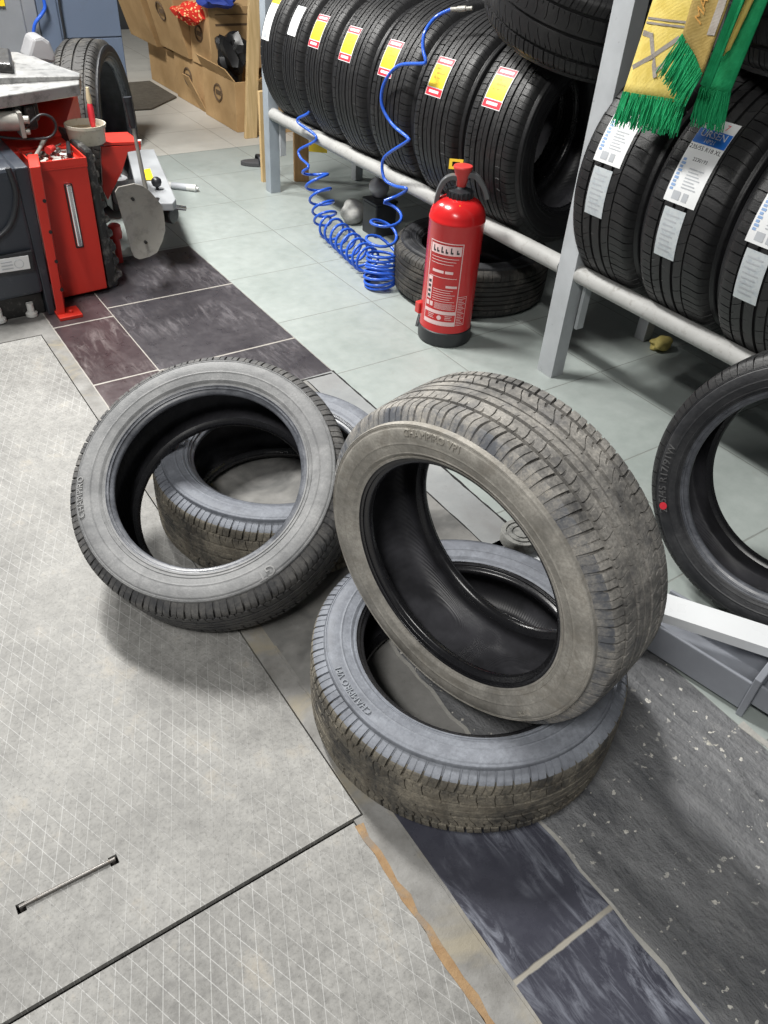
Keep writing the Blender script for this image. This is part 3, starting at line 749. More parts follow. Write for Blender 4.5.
# printed panel on the body: azimuth phi, measured from the camera-facing side
face = math.atan2(-EY, -EX)
def cp(bm, s0, s1, z0, z1, rr=er + .0007, n=10):
    return grid(bm, lambda u, v: (EX + rr * math.cos(face + (s0 + (s1 - s0) * u) / er), EY + rr * math.sin(face + (s0 + (s1 - s0) * u) / er), z0 + (z1 - z0) * v), n, 1)
def ctext(bm, body, size, s, z, rr=er + .001, sx=1.0):
    return put_text(bm, body, size, lambda x, y, w: (EX + (rr + w) * math.cos(face + (s + x) / er), EY + (rr + w) * math.sin(face + (s + x) / er), z + y), .0002, sx)
S0, S1, Z0, Z1 = -.086, .034, .083, .37                       # panel, left edge to right edge
b = NB(); t_ = .0028
for q in ((S0, S1, Z0, Z0 + t_), (S0, S1, Z1 - t_, Z1), (S0, S0 + t_, Z0, Z1), (S1 - t_, S1, Z0, Z1)): cp(b, *q)
cp(b, S0 + .006, S1 - .006, .33, .361)
cp(b, S0 + .003, S1 - .003, .124, .136); cp(b, S0 + .003, S1 - .003, .086, .098)
cp(b, -.012, S1 - .008, .220, .228); cp(b, S0 + .006, S0 + .024, .17, .25); cp(b, S0 + .006, S0 + .018, .147, .163); cp(b, S0 + .022, S0 + .034, .147, .163)
lbl = obj('printed_panel', b, 'ext_print', bdy)
b = NB()
for k, x in enumerate((-.07, -.056, -.04, -.025, -.008, .012)):
    cp(b, x, x + .004, .336, .356 - .006 * (k % 2), er + .0012, 2); cp(b, x + .004, x + .009, .336, .342, er + .0012, 2)
for k in range(4): cp(b, S0 + .009, S0 + .02, .176 + k * .017, .186 + k * .017, er + .0012, 3)
obj('pictograms', b, 'black_print', lbl)
b = NB()
for k, z in enumerate((.318, .308, .298, .252, .21, .202, .194, .186, .178, .17)): cp(b, S0 + .03 if z < .24 else S0 + .012, S1 - .012 - .008 * (k % 3), z, z + .0018, er + .0009, 6)
cp(b, -.066, -.024, .268, .277, er + .0009, 6); cp(b, -.019, .008, .268, .277, er + .0009, 4)
for k in range(6): cp(b, S0 + .04, S1 - .008 - .01 * (k % 2), .143 + k * .0038, .1445 + k * .0038, er + .0009, 5)
obj('panel_lettering', b, 'ext_print', lbl); b = NB()
for x in (-.055, .008): 
    for k in range(3): cp(b, x - .012, x + .012 - .004 * (k % 2), .106 + k * .006, .108 + k * .006, er + .0009, 3)
    obj('panel_lettering', b, 'ext_print', lbl); b = NB()
lathe(b, [(.0001, 0), (.008, 0), (.008, .0006), (.0001, .0006)], (EX + er * math.cos(face - .024 / er), EY + er * math.sin(face - .024 / er), .111), (math.cos(face - .024 / er), math.sin(face - .024 / er), 0), 16)
obj('panel_lettering', b, 'ext_print', lbl)
b = NB()
for q in ((.034, .068, .085, .0865), (.034, .068, .188, .1895), (.0665, .068, .085, .189)): cp(b, *q, er + .0009, 4)
for k in range(16): cp(b, .037, .064 - .006 * (k % 3), .091 + k * .006, .0928 + k * .006, er + .0009, 3)
obj('side_print', b, 'ext_print', bdy)

# ------------------------------------------------------------------ blue coiled hose
def helix(axis, radii, turns, k=18, ph=0):
    ax = smoothpath(axis, 12); n = len(ax); tot = int(turns * k); out = []
    for i in range(tot + 1):
        s = i / tot * (n - 1); j = min(int(s), n - 2); fr = s - j; p = ax[j].lerp(ax[j + 1], fr); t = (ax[j + 1] - ax[j]).normalized()
        u = Vector((1, 0, 0)) if abs(t.x) < .8 else Vector((0, 0, 1)); u = (u - t * u.dot(t)).normalized(); w = t.cross(u)
        rq = i / tot * (len(radii) - 1); jj = min(int(rq), len(radii) - 2); r = radii[jj] + (radii[jj + 1] - radii[jj]) * (rq - jj)
        a = ph + 2 * PI * i / k; out.append(p + (u * math.cos(a) + w * math.sin(a)) * r)
    return out
hp1 = [onx(300, 100, 1.80), onx(309, 112, 1.79), onx(297, 121, 1.775), onx(317, 138, 1.79), onx(299, 150, 1.775), onx(302, 160, 1.77)]
h1 = helix([(1.76, 3.09, .265), (1.76, 3.05, .19), (1.755, 3.0, .125), (1.745, 2.96, .08)], [.056, .054, .052, .052], 4.6, ph=2.2)
h2 = helix([(1.745, 2.93, .066), (1.735, 2.80, .06), (1.715, 2.66, .06), (1.70, 2.54, .062)], [.052, .054, .054, .054], 7.4, ph=1.5)
h3 = helix([(1.69, 2.435, .01), (1.688, 2.438, .045), (1.696, 2.445, .085), (1.70, 2.45, .13)], [.062, .066, .06, .06], 8.0)
h4 = helix([(1.70, 2.475, .15), (1.705, 2.455, .22), (1.71, 2.44, .30)], [.058, .058, .056], 2.2, ph=.6)
hp5 = [onx(395, 197, 1.76), onx(407, 189, 1.745), onx(395, 186, 1.745), onx(384, 178, 1.74), onx(384, 158, 1.74), onx(406, 142, 1.735), onx(408, 138, 1.735), onx(392, 124, 1.735), onx(382, 105, 1.72), onx(384, 84, 1.715), onx(398, 66, 1.715), onx(423, 63.5, 1.715), onx(426, 61, 1.715), onx(423, 48, 1.72), onx(425, 32, 1.735), onx(436, 17, 1.78), onx(452, 9, 1.81)]
bm = NB(); path = smoothpath(hp1, 8) + h1 + h2 + h3 + h4 + smoothpath(hp5, 10)
q = [path[0]]
for p in path[1:]:
    if (p - q[-1]).length > .004: q.append(p)
for _ in range(1): q = [q[0]] + [(q[i - 1] + q[i] * 2 + q[i + 1]) / 4 for i in range(1, len(q) - 1)] + [q[-1]]
for p in q: p.z = max(p.z, .0062)
ho = thing('coiled_air_hose', 'blue coiled air hose draped over rack tyres down to loops on the floor', 'hose', (1.68, 2.49, 0))
tube(bm, q, .0058, 8); obj('hose_tube', bm, 'hose', ho, smooth=60)
b = NB(); e = q[-1]; d = Vector((.03, -.07, .012)); tube(b, [e, e + d * .3, e + d * .32, e + d * .7, e + d * .72, e + d], [.0065, .0065, .0085, .0085, .006, .006], 12); tag(obj('hose_coupling', b, 'dull_steel', ho, smooth=40), 'steel end coupling')

# ------------------------------------------------------------------ scarf
sc = thing('scarf', 'yellow and green fringed knitted scarf hanging from the rack above the right bay', 'scarf', onx(670, 125, 1.69))
def panel(corn, mat, name, amp=.004, ph=0, thick=.004, nu=10, nv=24, parent=sc):
    tl, tr, br, bl = corn
    def f(u, v):
        p = tl.lerp(tr, u).lerp(bl.lerp(br, u), v); return p + Vector((math.sin(u * 7 + v * 3 + ph) * amp, 0, 0))
    b = NB(); grid(b, f, nu, nv); return obj(name, b, mat, parent, solid=thick, smooth=60), f
def up(p, k): return p
XS = 1.70
P = lambda x, y, X=XS: onx(x, y, X)
topz = 1.498
def pol(X, y, z): return Vector((X, y, z))
# over the upper rail: front panel, reverse panel, back hem
f_tl, f_tr = pol(1.80, 1.46, topz), pol(1.80, 1.235, topz)
p1, f1 = panel([f_tl, pol(1.80, 1.225, topz), P(686, 104), P(623, 94)], 'scarf_yellow', 'front_panel', .004, 0)
p2, f2 = panel([pol(1.775, 1.36, topz + .004), pol(1.775, 1.235, topz + .004), P(703, 76, 1.66), P(683, 36, 1.66)], 'scarf_back', 'reverse_panel', .003, 1)
p3, f3 = panel([pol(1.79, 1.222, topz + .002), pol(1.79, 1.198, topz + .002), P(709, 92, 1.675), P(701, 84, 1.665)], 'scarf_green', 'edge_band', .003, 2, nu=4)
p4, f4 = panel([pol(1.83, 1.20, topz), pol(1.83, 1.165, topz), P(729, 95, 1.72), P(700, 90, 1.72)], 'scarf_green', 'rear_panel', .004, 3)
p5, f5 = panel([pol(1.815, 1.20, topz + .002), pol(1.815, 1.155, topz + .002), P(729, 50, 1.705), P(722, 56, 1.705)], 'scarf_yellow', 'rear_edge', .003, 4, nu=4)
b = NB()
def rl(o, y): return [pol(1.83 + .033 * math.cos(a), y, 1.47 + .034 * math.sin(a)) for a in [PI * (1 - k / 8) for k in range(9)]]
for y0, y1 in ((1.46, 1.18),):
    L, Q = rl(0, y0), rl(0, y1)
    for i in range(8): b.faces.new([b.verts.new(p) for p in (L[i], Q[i], Q[i + 1], L[i + 1])])
bmesh.ops.remove_doubles(b, verts=b.verts[:], dist=.0005)
obj('rail_fold', b, 'scarf_yellow', sc, solid=.004, smooth=60)
def fringe(f, n, ln, drift, mat='scarf_green', lo=0.0, hi=1.0, off=0, parent=sc):
    b = NB()
    for i in range(n):
        u = lo + (hi - lo) * (i + random.random() * .8) / n; p = f(u, 1 - .01) + Vector((random.uniform(-.004, .003) + off, 0, 0))
        d = drift + Vector((random.uniform(-.006, .006), random.uniform(-.012, .012), 0)); l = ln * random.uniform(.82, 1.1)
        e = p + d.normalized() * l; m_ = p.lerp(e, .5) + Vector((random.uniform(-.004, .002), random.uniform(-.003, .003), 0))
        tube(b, [p, m_, e], [.0016, .0018, .0011], 5)
    return obj('fringe', b, mat, parent)
for side_f, n in ((f1, 170), (f1, 90)): pass
fringe(f1, 190, .075, Vector((-.005, .004, -.075)))
fringe(f2, 130, .085, Vector((-.005, .03, -.08)))
fringe(f4, 110, .075, Vector((-.003, -.01, -.085)))
def on_panel(bm, f, pts, w, lift=-.0035):
    "ribbon of knit pattern laid on a panel, pts in panel u,v"
    q = [f(*p) + Vector((lift, 0, 0)) for p in pts]; nrm = Vector((-1, 0, 0))
    for a, c in zip(q, q[1:]):
        d = (c - a).normalized(); n = d.cross(nrm).normalized() * w / 2; e = d * w * .4
        hexa(bm, [a - e + n, c + e + n, c + e - n, a - e - n], [p_ + Vector((-.0006, 0, 0)) for p_ in (a - e + n, c + e + n, c + e - n, a - e - n)])
b = NB()
for v in (.735, .75): on_panel(b, f1, [(u / 10 + .03, v) for u in range(0, 10)], .0045)
on_panel(b, f1, [(.04, .785), (.17, .79), (.42, .92)], .011); on_panel(b, f1, [(.05, .9), (.28, .86), (.55, .79), (.64, .825), (.42, .9)], .01); on_panel(b, f1, [(.5, .855), (.56, .845)], .007)
obj('knit_pattern', b, 'scarf_grey', p1)
b = NB()
def f2t(x, y, z):
    return f2(.42 + y / .13, .70 + x / .52) + Vector((-.0035 - z, 0, 0))
put_text(b, 'MADRIDISTA'[:3][::-1] if False else 'DAM', .042, lambda x, y, z: f2(.36 - y / .14, .82 - x / .62) + Vector((-.0035 - z, 0, 0)), .0006, -1)
obj('knit_letters', b, 'scarf_orange', p2)
b = NB(); on_panel(b, f2, [(.82, .70), (.84, .78), (.84, .86)], .02); obj('knit_pattern', b, 'scarf_grey', p2)

# ------------------------------------------------------------------ lift arm at the right
ZA = .12
lift = thing('lift_arm', 'grey and white lift arm with a round rubber pad beside the dark leaning tyre', 'lift arm', (1.2, .5, 0))
fA, fB = onz(640, 650, 0), onz(736, 712, 0)
dv = (fB - fA).normalized(); nv_ = Vector((-dv.y, dv.x, 0)); nv_ = nv_ if nv_.x > 0 else -nv_
fA = fA - dv * .02
def chan(p0, p1, w, h0, h1, t=.008):
    b = NB(); up_ = Vector((0, 0, 1))
    sec = [(0, h0), (w, h0), (w, h1), (w - t, h1), (w - t, h0 + t), (t, h0 + t), (t, h1), (0, h1)]
    prism(b, [p0 + nv_ * s + up_ * z for s, z in sec], p1 - p0); return b
obj('outer_channel', chan(fA, fB, .125, .012, .092), 'grey_lift', lift, bevel=.003)
b = NB(); p0 = fB + nv_ * -.006; prism(b, [p0, p0 + nv_ * .16, p0 + nv_ * .16 + Vector((0, 0, .115)), p0 + Vector((0, 0, .115))], dv * .014); obj('end_plate', b, 'grey_lift', lift, bevel=.002)
q0 = fB + dv * .014 + nv_ * .012
obj('rear_channel', chan(q0, q0 + dv * .4, .125, .03, .088), 'grey_lift', lift, bevel=.003)
wA, wB, wC, wD = onz(672, 596, ZA), onz(768, 626, ZA), onz(768, 651, ZA), onz(667, 617, ZA)
wd = ((wB - wA) + (wC - wD)).normalized(); mid0 = (wA + wD) / 2; wn = Vector((-wd.y, wd.x, 0)); hw = .033
s_, e_ = mid0 - wd * .28, mid0 + wd * .42
b = NB(); prism(b, [s_ + wn * hw, s_ - wn * hw, e_ - wn * hw, e_ + wn * hw], (0, 0, .004)); 
for s in (1, -1): prism(b, [s_ + wn * hw * s, s_ + wn * (hw * s - .006 * s), e_ + wn * (hw * s - .006 * s), e_ + wn * hw * s], (0, 0, -.02))
tag(obj('inner_arm', b, 'white_paint', lift), 'white flat inner arm')
b = NB(); pk = onz(512, 536, .135); tube(b, smoothpath([mid0 + wd * .17 + wn * .02 + Vector((0, 0, -.012)), mid0 + wd * .2 - wn * .01 + Vector((0, 0, -.022)), mid0 + wd * .33 - wn * .03 + Vector((0, 0, -.022))], 4), .006, 8); obj('lock_rod', b, 'chrome', lift, smooth=60)
pk = onz(522, 532, .135)
b = NB(); lathe(b, [(.02, .012), (.022, .016), (.022, .1), (.03, .102), (.03, .112)], (pk.x, pk.y, 0), n=24); box(b, pk.x - .035, pk.x + .035, pk.y - .035, pk.y + .035, 0, .014)
obj('pad_stem', b, 'dull_steel', lift, smooth=40)
b = NB(); lathe(b, [(.044, .108), (.048, .111), (.048, .132), (.046, .135), (.037, .135), (.036, .132), (.033, .132), (.032, .135), (.023, .135), (.022, .132), (.019, .132), (.018, .135), (.0001, .135)], (pk.x, pk.y, 0), n=36)
tag(obj('lift_pad', b, 'pad_dusty', lift, smooth=40), 'round black rubber pad with rings')
b = NB(); e2 = s_ - Vector((pk.x, pk.y, s_.z)); prism(b, [Vector((pk.x, pk.y, .092)) + wn * .02, Vector((pk.x, pk.y, .092)) - wn * .02, s_ + wd * .03 - wn * .02 + Vector((0, 0, -.028)), s_ + wd * .03 + wn * .02 + Vector((0, 0, -.028))], (0, 0, .016)); obj('pad_holder', b, 'white_paint', lift)

# ------------------------------------------------------------------ tyre changer
tc = thing('tyre_changer', 'red and black tyre changing machine with a steel turntable and bead breaker', 'machine', (.62, 3.1, 0))
V = Vector
b = NB(); hexa(b, [V((.567, 2.84, .012)), V((.733, 2.84, .018)), V((.733, 3.3, .018)), V((.567, 3.3, .012))], [V((.562, 2.84, .455)), V((.738, 2.84, .46)), V((.738, 3.3, .46)), V((.562, 3.3, .455))]); body = obj('cabinet', b, 'red', tc, bevel=.004)
b = NB(); hexa(b, [V((.512, 2.715, 0.004)), V((.54, 2.715, 0.004)), V((.575, 2.85, .004)), V((.545, 2.85, .004))], [V((.528, 2.715, .505)), V((.562, 2.715, .505)), V((.59, 2.85, .505)), V((.556, 2.85, .505))])
fl = obj('corner_flange', b, 'red', tc, bevel=.003)
b = NB()
for z in (.1, .2, .3, .4): cyl(b, (.543 + .02 * z, 2.712, z), (.543 + .02 * z, 2.722, z), .006, 10)
obj('bolt', b, 'black_metal', fl)
b = NB(); box(b, .512, .592, 2.685, 2.765, 0, .012); cyl(b, (.56, 2.715, .01), (.56, 2.715, .022), .008, 6); obj('foot_plate', b, 'red', tc, bevel=.002)
b = NB(); hexa(b, [V((.0, 2.74, .07)), V((.492, 2.74, .09)), V((.492, 3.3, .09)), V((.0, 3.3, .07))], [V((.0, 2.73, .50)), V((.49, 2.73, .505)), V((.49, 3.3, .505)), V((.0, 3.3, .5))]); pn = obj('side_panel', b, 'panel_black', tc, bevel=.012)
b = NB()
hexa(b, [V((.492, 2.75, .0)), V((.515, 2.75, 0)), V((.515, 3.2, 0)), V((.492, 3.2, 0))], [V((.488, 2.74, .5)), V((.53, 2.74, .5)), V((.53, 3.2, .5)), V((.488, 3.2, .5))]); obj('panel_edge', b, 'panel_black', tc, bevel=.004)
b = NB(); tube(b, smoothpath([ony(8, 168, 2.728), ony(16, 195, 2.726), ony(10, 225, 2.726), ony(-12, 245, 2.726)], 8), .009, 8); obj('moulded_rib', b, 'black_plastic', pn, smooth=60)
b = NB(); hexa(b, [V((.36, 2.722, .18)), V((.476, 2.722, .178)), V((.476, 2.74, .178)), V((.36, 2.74, .18))], [V((.366, 2.718, .245)), V((.48, 2.718, .248)), V((.48, 2.735, .248)), V((.366, 2.735, .245))]); bz = obj('badge_frame', b, 'black_plastic', pn, bevel=.004)
b = NB(); prism(b, [V((.364, 2.7165, .192)), V((.462, 2.7165, .19)), V((.464, 2.7155, .234)), V((.366, 2.7155, .236))], (0, .004, 0)); bg = obj('badge', b, 'white_paper', bz)
b = NB(); c = V((.43, 2.714, .213)); tube(b, [c + V((.014 * math.cos(k * PI / 9), 0, .014 * math.sin(k * PI / 9))) for k in range(18)], .0008, 6, closed=True)
for k in range(3): box(b, .375, .41, 2.7145, 2.7155, .2 + k * .011, .203 + k * .011)
obj('badge_mark', b, 'grey_print', bg)
b = NB(); box(b, .0, .49, 2.78, 3.25, .0, .075); obj('base', b, 'black_metal', tc, bevel=.004)
for x in (.335, .44): b = NB(); lathe(b, [(.014, 0), (.02, .004), (.02, .014), (.012, .02), (.012, .05)], (x, 2.77, 0), n=18); obj('levelling_foot', b, 'white_plastic', tc, smooth=40)
# chrome slot handle on the red face
b = NB(); box(b, .648, .676, 2.834, 2.84, .185, .405); sl = obj('handle_recess', b, 'black_metal', tc, bevel=.006)
b = NB(); box(b, .652, .671, 2.824, 2.836, .192, .405); tag(obj('handle_bar', b, 'chrome', sl, bevel=.005), 'chrome bar handle')
# tool tray on top
b = NB(); box(b, .56, .738, 2.835, 3.02, .452, .458)
for q in ((.56, .738, 2.835, 2.84), (.56, .738, 3.015, 3.02), (.56, .565, 2.84, 3.015), (.733, .738, 2.84, 3.015)): box(b, *q, .458, .482)
obj('tool_tray', b, 'red', tc, bevel=.001)
b = NB()
for k in range(60):
    x, y = random.uniform(.57, .728), random.uniform(2.85, 3.008); r = random.uniform(.004, .008); a = random.random() * PI
    p = V((x, y, .46 + random.random() * .012)); d = V((math.cos(a), math.sin(a), random.uniform(-.2, .2))) * random.uniform(.006, .016); tube(b, [p - d, p + d], r, 6)
for v in b.verts: v.co.x = min(max(v.co.x, .567), .731); v.co.y = min(max(v.co.y, 2.842), 3.013); v.co.z = max(v.co.z, .4585)
clip = obj('wheel_weight', b, 'dull_steel'); tag(clip, 'heap of small grey wheel weights filling the red tool tray', 'wheel weights', None, 'stuff')
# support pad with ribs on the right flank
b = NB(); hexa(b, [V((.742, 2.86, .0)), V((.79, 2.88, .0)), V((.79, 3.25, .0)), V((.742, 3.25, .0))], [V((.742, 2.86, .50)), V((.775, 2.88, .49)), V((.775, 3.25, .49)), V((.742, 3.25, .5))]); pd = obj('support_pad', b, 'pad_rubber', tc, bevel=.01)
for k in range(9): b = NB(); z = .03 + k * .052; x = .793 - .03 * k / 9; hexa(b, [V((x - .01, 2.872, z)), V((x + .016, 2.882, z + .006)), V((x + .016, 3.24, z + .006)), V((x - .01, 3.25, z))], [V((x - .01, 2.872, z + .034)), V((x + .014, 2.882, z + .026)), V((x + .014, 3.24, z + .026)), V((x - .01, 3.25, z + .034))]); obj('pad_rib', b, 'pad_rubber', pd, bevel=.004)
# red deck and sloping housing behind the tray
b = NB(); box(b, .0, .74, 3.0, 3.5, .44, .475); obj('top_deck', b, 'red', tc, bevel=.004)
b = NB(); hexa(b, [V((.52, 3.14, .476)), V((.74, 3.12, .476)), V((.895, 3.40, .42)), V((.55, 3.48, .476))], [V((.56, 3.25, .555)), V((.73, 3.27, .545)), V((.885, 3.36, .575)), V((.58, 3.46, .585))]); obj('deck_housing', b, 'red', tc, bevel=.006)
b = NB(); hexa(b, [V((.62, 3.27, .57)), V((.80, 3.25, .57)), V((.87, 3.34, .585)), V((.6, 3.44, .59))], [V((.62, 3.27, .605)), V((.80, 3.25, .605)), V((.87, 3.34, .61)), V((.6, 3.44, .61))]); hs = obj('deck_lid', b, 'black_plastic', tc, bevel=.008)
# turntable with clamping jaws, pneumatic cylinder below
TZ = .66
tp = [onz(-30, 101, TZ), onz(79, 84, TZ), onz(80, 73, TZ), onz(18, 52, TZ), onz(-30, 50, TZ)]
b = NB(); hexa(b, [p - V((0, 0, .036)) for p in tp], tp); tt_ = obj('turntable', b, 'table_steel', tc, bevel=.003)
b = NB(); jp = [onz(-25, 78, TZ + .022), onz(80, 76, TZ + .012), onz(34, 56, TZ + .022), onz(-25, 52, TZ + .022)]; hexa(b, [V((p.x, p.y, TZ)) for p in jp], jp); obj('slide', b, 'table_steel', tt_, bevel=.003)
b = NB(); jp = [onz(-18, 62, TZ + .05), onz(12, 64, TZ + .05), onz(10, 48, TZ + .06), onz(-18, 46, TZ + .06)]; hexa(b, [V((p.x, p.y, TZ + .02)) for p in jp], jp); obj('clamp_jaw', b, 'black_metal', tt_, bevel=.008)
b = NB(); cyl(b, ony(-30, 121, 2.96), ony(17, 121, 2.96), .03, 24); cy = obj('pneumatic_cylinder', b, 'dull_steel', tc, smooth=50)
b = NB(); p = ony(19, 122, 2.96); box(b, p.x - .006, p.x + .008, p.y - .034, p.y + .034, p.z - .042, p.z + .036); cyl(b, p + V((.01, -.02, .01)), p + V((.028, -.026, .01)), .012, 12); cyl(b, p + V((.008, -.02, -.025)), p + V((.024, -.026, -.025)), .009, 12); obj('end_cap', b, 'dull_steel', cy, bevel=.002)
b = NB(); box(b, .5, .655, 3.0, 3.12, .56, .625); box(b, .60, .64, 2.98, 3.05, .54, .62); obj('gear_block', b, 'black_metal', tc, bevel=.012)
b = NB(); box(b, .2, .5, 3.02, 3.2, .47, .6); obj('table_pedestal', b, 'black_metal', tc, bevel=.01)
b = NB(); tube(b, smoothpath([ony(26, 127, 2.95), ony(40, 115, 2.95), ony(52, 118, 2.95), ony(56, 128, 2.95), ony(50, 137, 2.95), ony(34, 139, 2.95), ony(8, 138, 2.95), ony(-10, 134, 2.95)], 8), .0042, 8); obj('air_line', b, 'black_plastic', tc, smooth=60)
# red bracket and grey bead breaker arm
b = NB(); prism(b, [ony(101, 147, 3.05), ony(141, 145, 3.05), ony(141, 150, 3.05), ony(128, 152, 3.05), ony(122, 172, 3.05), ony(108, 200, 3.05), ony(103, 190, 3.05)], (0, .012, 0)); br = obj('arm_bracket', b, 'red', tc, bevel=.001)
b = NB(); q = [ony(104, 145.5, 3.05), ony(141, 144.5, 3.05)]; prism(b, [q[0], q[1], q[1] + V((0, .14, 0)), q[0] + V((-.04, .14, 0))], (0, 0, .01)); obj('bracket_flange', b, 'red', br, bevel=.001)
b = NB(); cyl(b, ony(140, 144, 3.06), ony(140, 144, 3.06) + V((0, 0, .014)), .008, 8); obj('bracket_bolt', b, 'white_plastic', br)
b = NB(); ap = [onz(127, 150, .275), onz(154, 149, .275), onz(176, 199, .26), onz(173, 203, .26), onz(140, 203, .26)]; hexa(b, [p - V((0, 0, .03)) for p in ap], ap); arm = obj('breaker_arm', b, 'grey_arm', tc, bevel=.004)
b = NB(); sp_ = [onz(143, 170, .272), onz(150, 168.5, .272), onz(154, 180, .269), onz(145, 180, .269)]; prism(b, sp_, (0, 0, .0008)); tag(obj('warning_sticker', b, 'yellow_print', arm), 'yellow sticker')
b = NB(); kp = onz(157, 187, .272); lathe(b, [(.0001, -.012), (.006, -.01), (.006, 0), (.016, .006), (.02, .018), (.018, .03), (.008, .037), (.0001, .038)], kp, n=20); obj('round_knob', b, 'black_plastic', arm, smooth=60)
b = NB(); pp = onz(117, 178, .275); lathe(b, [(.0001, -.09), (.036, -.09), (.04, -.08), (.04, 0), (.03, .006), (.018, .006), (.017, .016), (.0001, .016)], pp, n=28); obj('pivot', b, 'grey_arm', arm, smooth=40)
b = NB(); box(b, pp.x - .04, pp.x + .2, pp.y - .02, pp.y + .06, pp.z - .12, pp.z - .03); obj('arm_mount', b, 'black_metal', tc, bevel=.006)
b = NB(); wp = ony(170, 214, 3.0); ad = V((.55, -.83, 0)).normalized(); lathe(b, [(.0001, 0), (.03, 0), (.034, .004), (.034, .05), (.03, .054), (.0001, .055)], wp - ad * .035, ad, 26); pv = obj('cylinder_end', b, 'black_metal', arm, smooth=40)
b = NB(); cyl(b, wp + ad * .02 + V((.005, 0, .03)), wp + ad * .025 + V((.045, 0, .02)), .009, 12); obj('air_fitting', b, 'chrome', pv, smooth=40)
b = NB(); p = ony(116, 238, 3.1); lathe(b, [(.014, -p.z), (.014, .0), (.024, .002), (.026, .02), (.024, .05), (.016, .056), (.0001, .058)], p, n=20); obj('air_valve', b, 'red_plastic', tc, smooth=40)
# bead breaker blade, a slightly dished steel shovel with its long handle
sh = [ony(*p, 2.79) for p in [(118, 187), (134, 183.5), (142, 185.5), (149, 190.5), (156, 198), (162, 206), (164, 217), (165, 230), (162, 241), (157, 252), (149, 256.5), (139, 259), (134, 256.5), (131, 250), (126, 230), (120, 210), (115, 192)]]
cc = sum(sh, V()) / len(sh)
b = NB(); nrm = V((-.15, -1, .12)).normalized()
def dish(p, s): q = cc + (p - cc) * s; return q - nrm * .02 * (1 - s * s)
R0 = []
for s in (1, .86, .6, .3):
    R0.append([[b.verts.new(dish(p, s) + nrm * t_) for p in sh] for t_ in (0.006, -.006)])
n = len(sh)
for (A, B) in zip(R0, R0[1:]):
    for k in range(n):
        b.faces.new((A[0][k], A[0][(k + 1) % n], B[0][(k + 1) % n], B[0][k])); b.faces.new((A[1][k], B[1][k], B[1][(k + 1) % n], A[1][(k + 1) % n]))
b.faces.new(R0[-1][0]); b.faces.new(R0[-1][1][::-1])
for k in range(n): b.faces.new((R0[0][0][k], R0[0][1][k], R0[0][1][(k + 1) % n], R0[0][0][(k + 1) % n]))
bmesh.ops.recalc_face_normals(b, faces=b.faces[:])
bl = obj('breaker_blade', b, 'dull_steel', tc, smooth=40)
b = NB()
for px, py in ((132, 198.5), (145, 241.5)): p = ony(px, py, 2.798); cyl(b, p + V((0, -.002, 0)), p + V((0, -.012, 0)), .0055, 14)
obj('blade_bolt', b, 'black_metal', bl)
b = NB(); cyl(b, cc + V((-.01, .04, .05)), V((1.02, 3.0, .25)), .014, 12); obj('blade_mount', b, 'black_metal', bl)
h0, h1 = ony(146, 190, 2.81), ony(127, 97, 2.84)
b = NB(); tube(b, [h0, h0.lerp(h1, .45), h0.lerp(h1, .72)], [.008, .0065, .006], 10); hb = obj('blade_handle', b, 'dull_steel', tc, smooth=60)
b = NB(); tube(b, [h0.lerp(h1, .68), h0.lerp(h1, .72), h0.lerp(h1, .95)], [.008, .0125, .0125], 12); cyl(b, h0.lerp(h1, .95), h1, .0145, 12); obj('grip', b, 'black_plastic', hb, smooth=50)
# grey cover and hose stub at the back
b = NB(); g = [ony(*p, 3.58) for p in [(27, 60), (33, 38), (42, 36.5), (50, 42), (56, 56), (56, 64)]]; prism(b, g, (.0, .12, 0)); obj('rear_cover', b, 'grey_plastic', tc, bevel=.012)
b = NB(); box(b, .55, .80, 3.42, 3.54, .45, .64); obj('rear_column', b, 'grey_arm', tc, bevel=.006)

# tools lying in the tray
def tool(name, label, pts, r, mat, head=None):
    t = thing(name, label, 'tool', pts[0], 'hand tools in the red tray')
    b = NB(); tube(b, pts, r, 8); obj('shaft', b, mat, t, smooth=50)
    if head: head(t)
    return t
def hh(c, d, l, r, m, nm):
    def f(t): b = NB(); cyl(b, V(c), V(c) + V(d) * l, r, 10); obj(nm, b, M[m], t, smooth=50)
    return f
w0, w1 = V((.575, 2.86, .484)), V((.655, 3.005, .505))
tool('tyre_lever', 'grey steel lever lying diagonally across the red tool tray', [w0, w0.lerp(w1, .5), w1], [.0075, .006, .0085], 'dull_steel', hh(w0 + V((-.012, 0, 0)), (1, -.2, 0), .024, .008, 'dull_steel', 'jaw'))
w0, w1 = V((.64, 2.93, .488)), V((.665, 2.955, .489))
tool('screwdriver', 'short red-handled tool in the middle of the tray', [w0, w1], [.013, .011], 'red_plastic', hh(w1, (.7, .7, 0), .05, .0035, 'chrome', 'blade'))
w0, w1 = V((.69, 2.86, .486)), V((.725, 2.99, .489))
tool('screwdriver', 'black-handled tool by the right wall of the tray', [w0, w1], [.008, .007], 'black_plastic', hh(w1, (.26, .96, 0), .02, .0035, 'chrome', 'blade'))
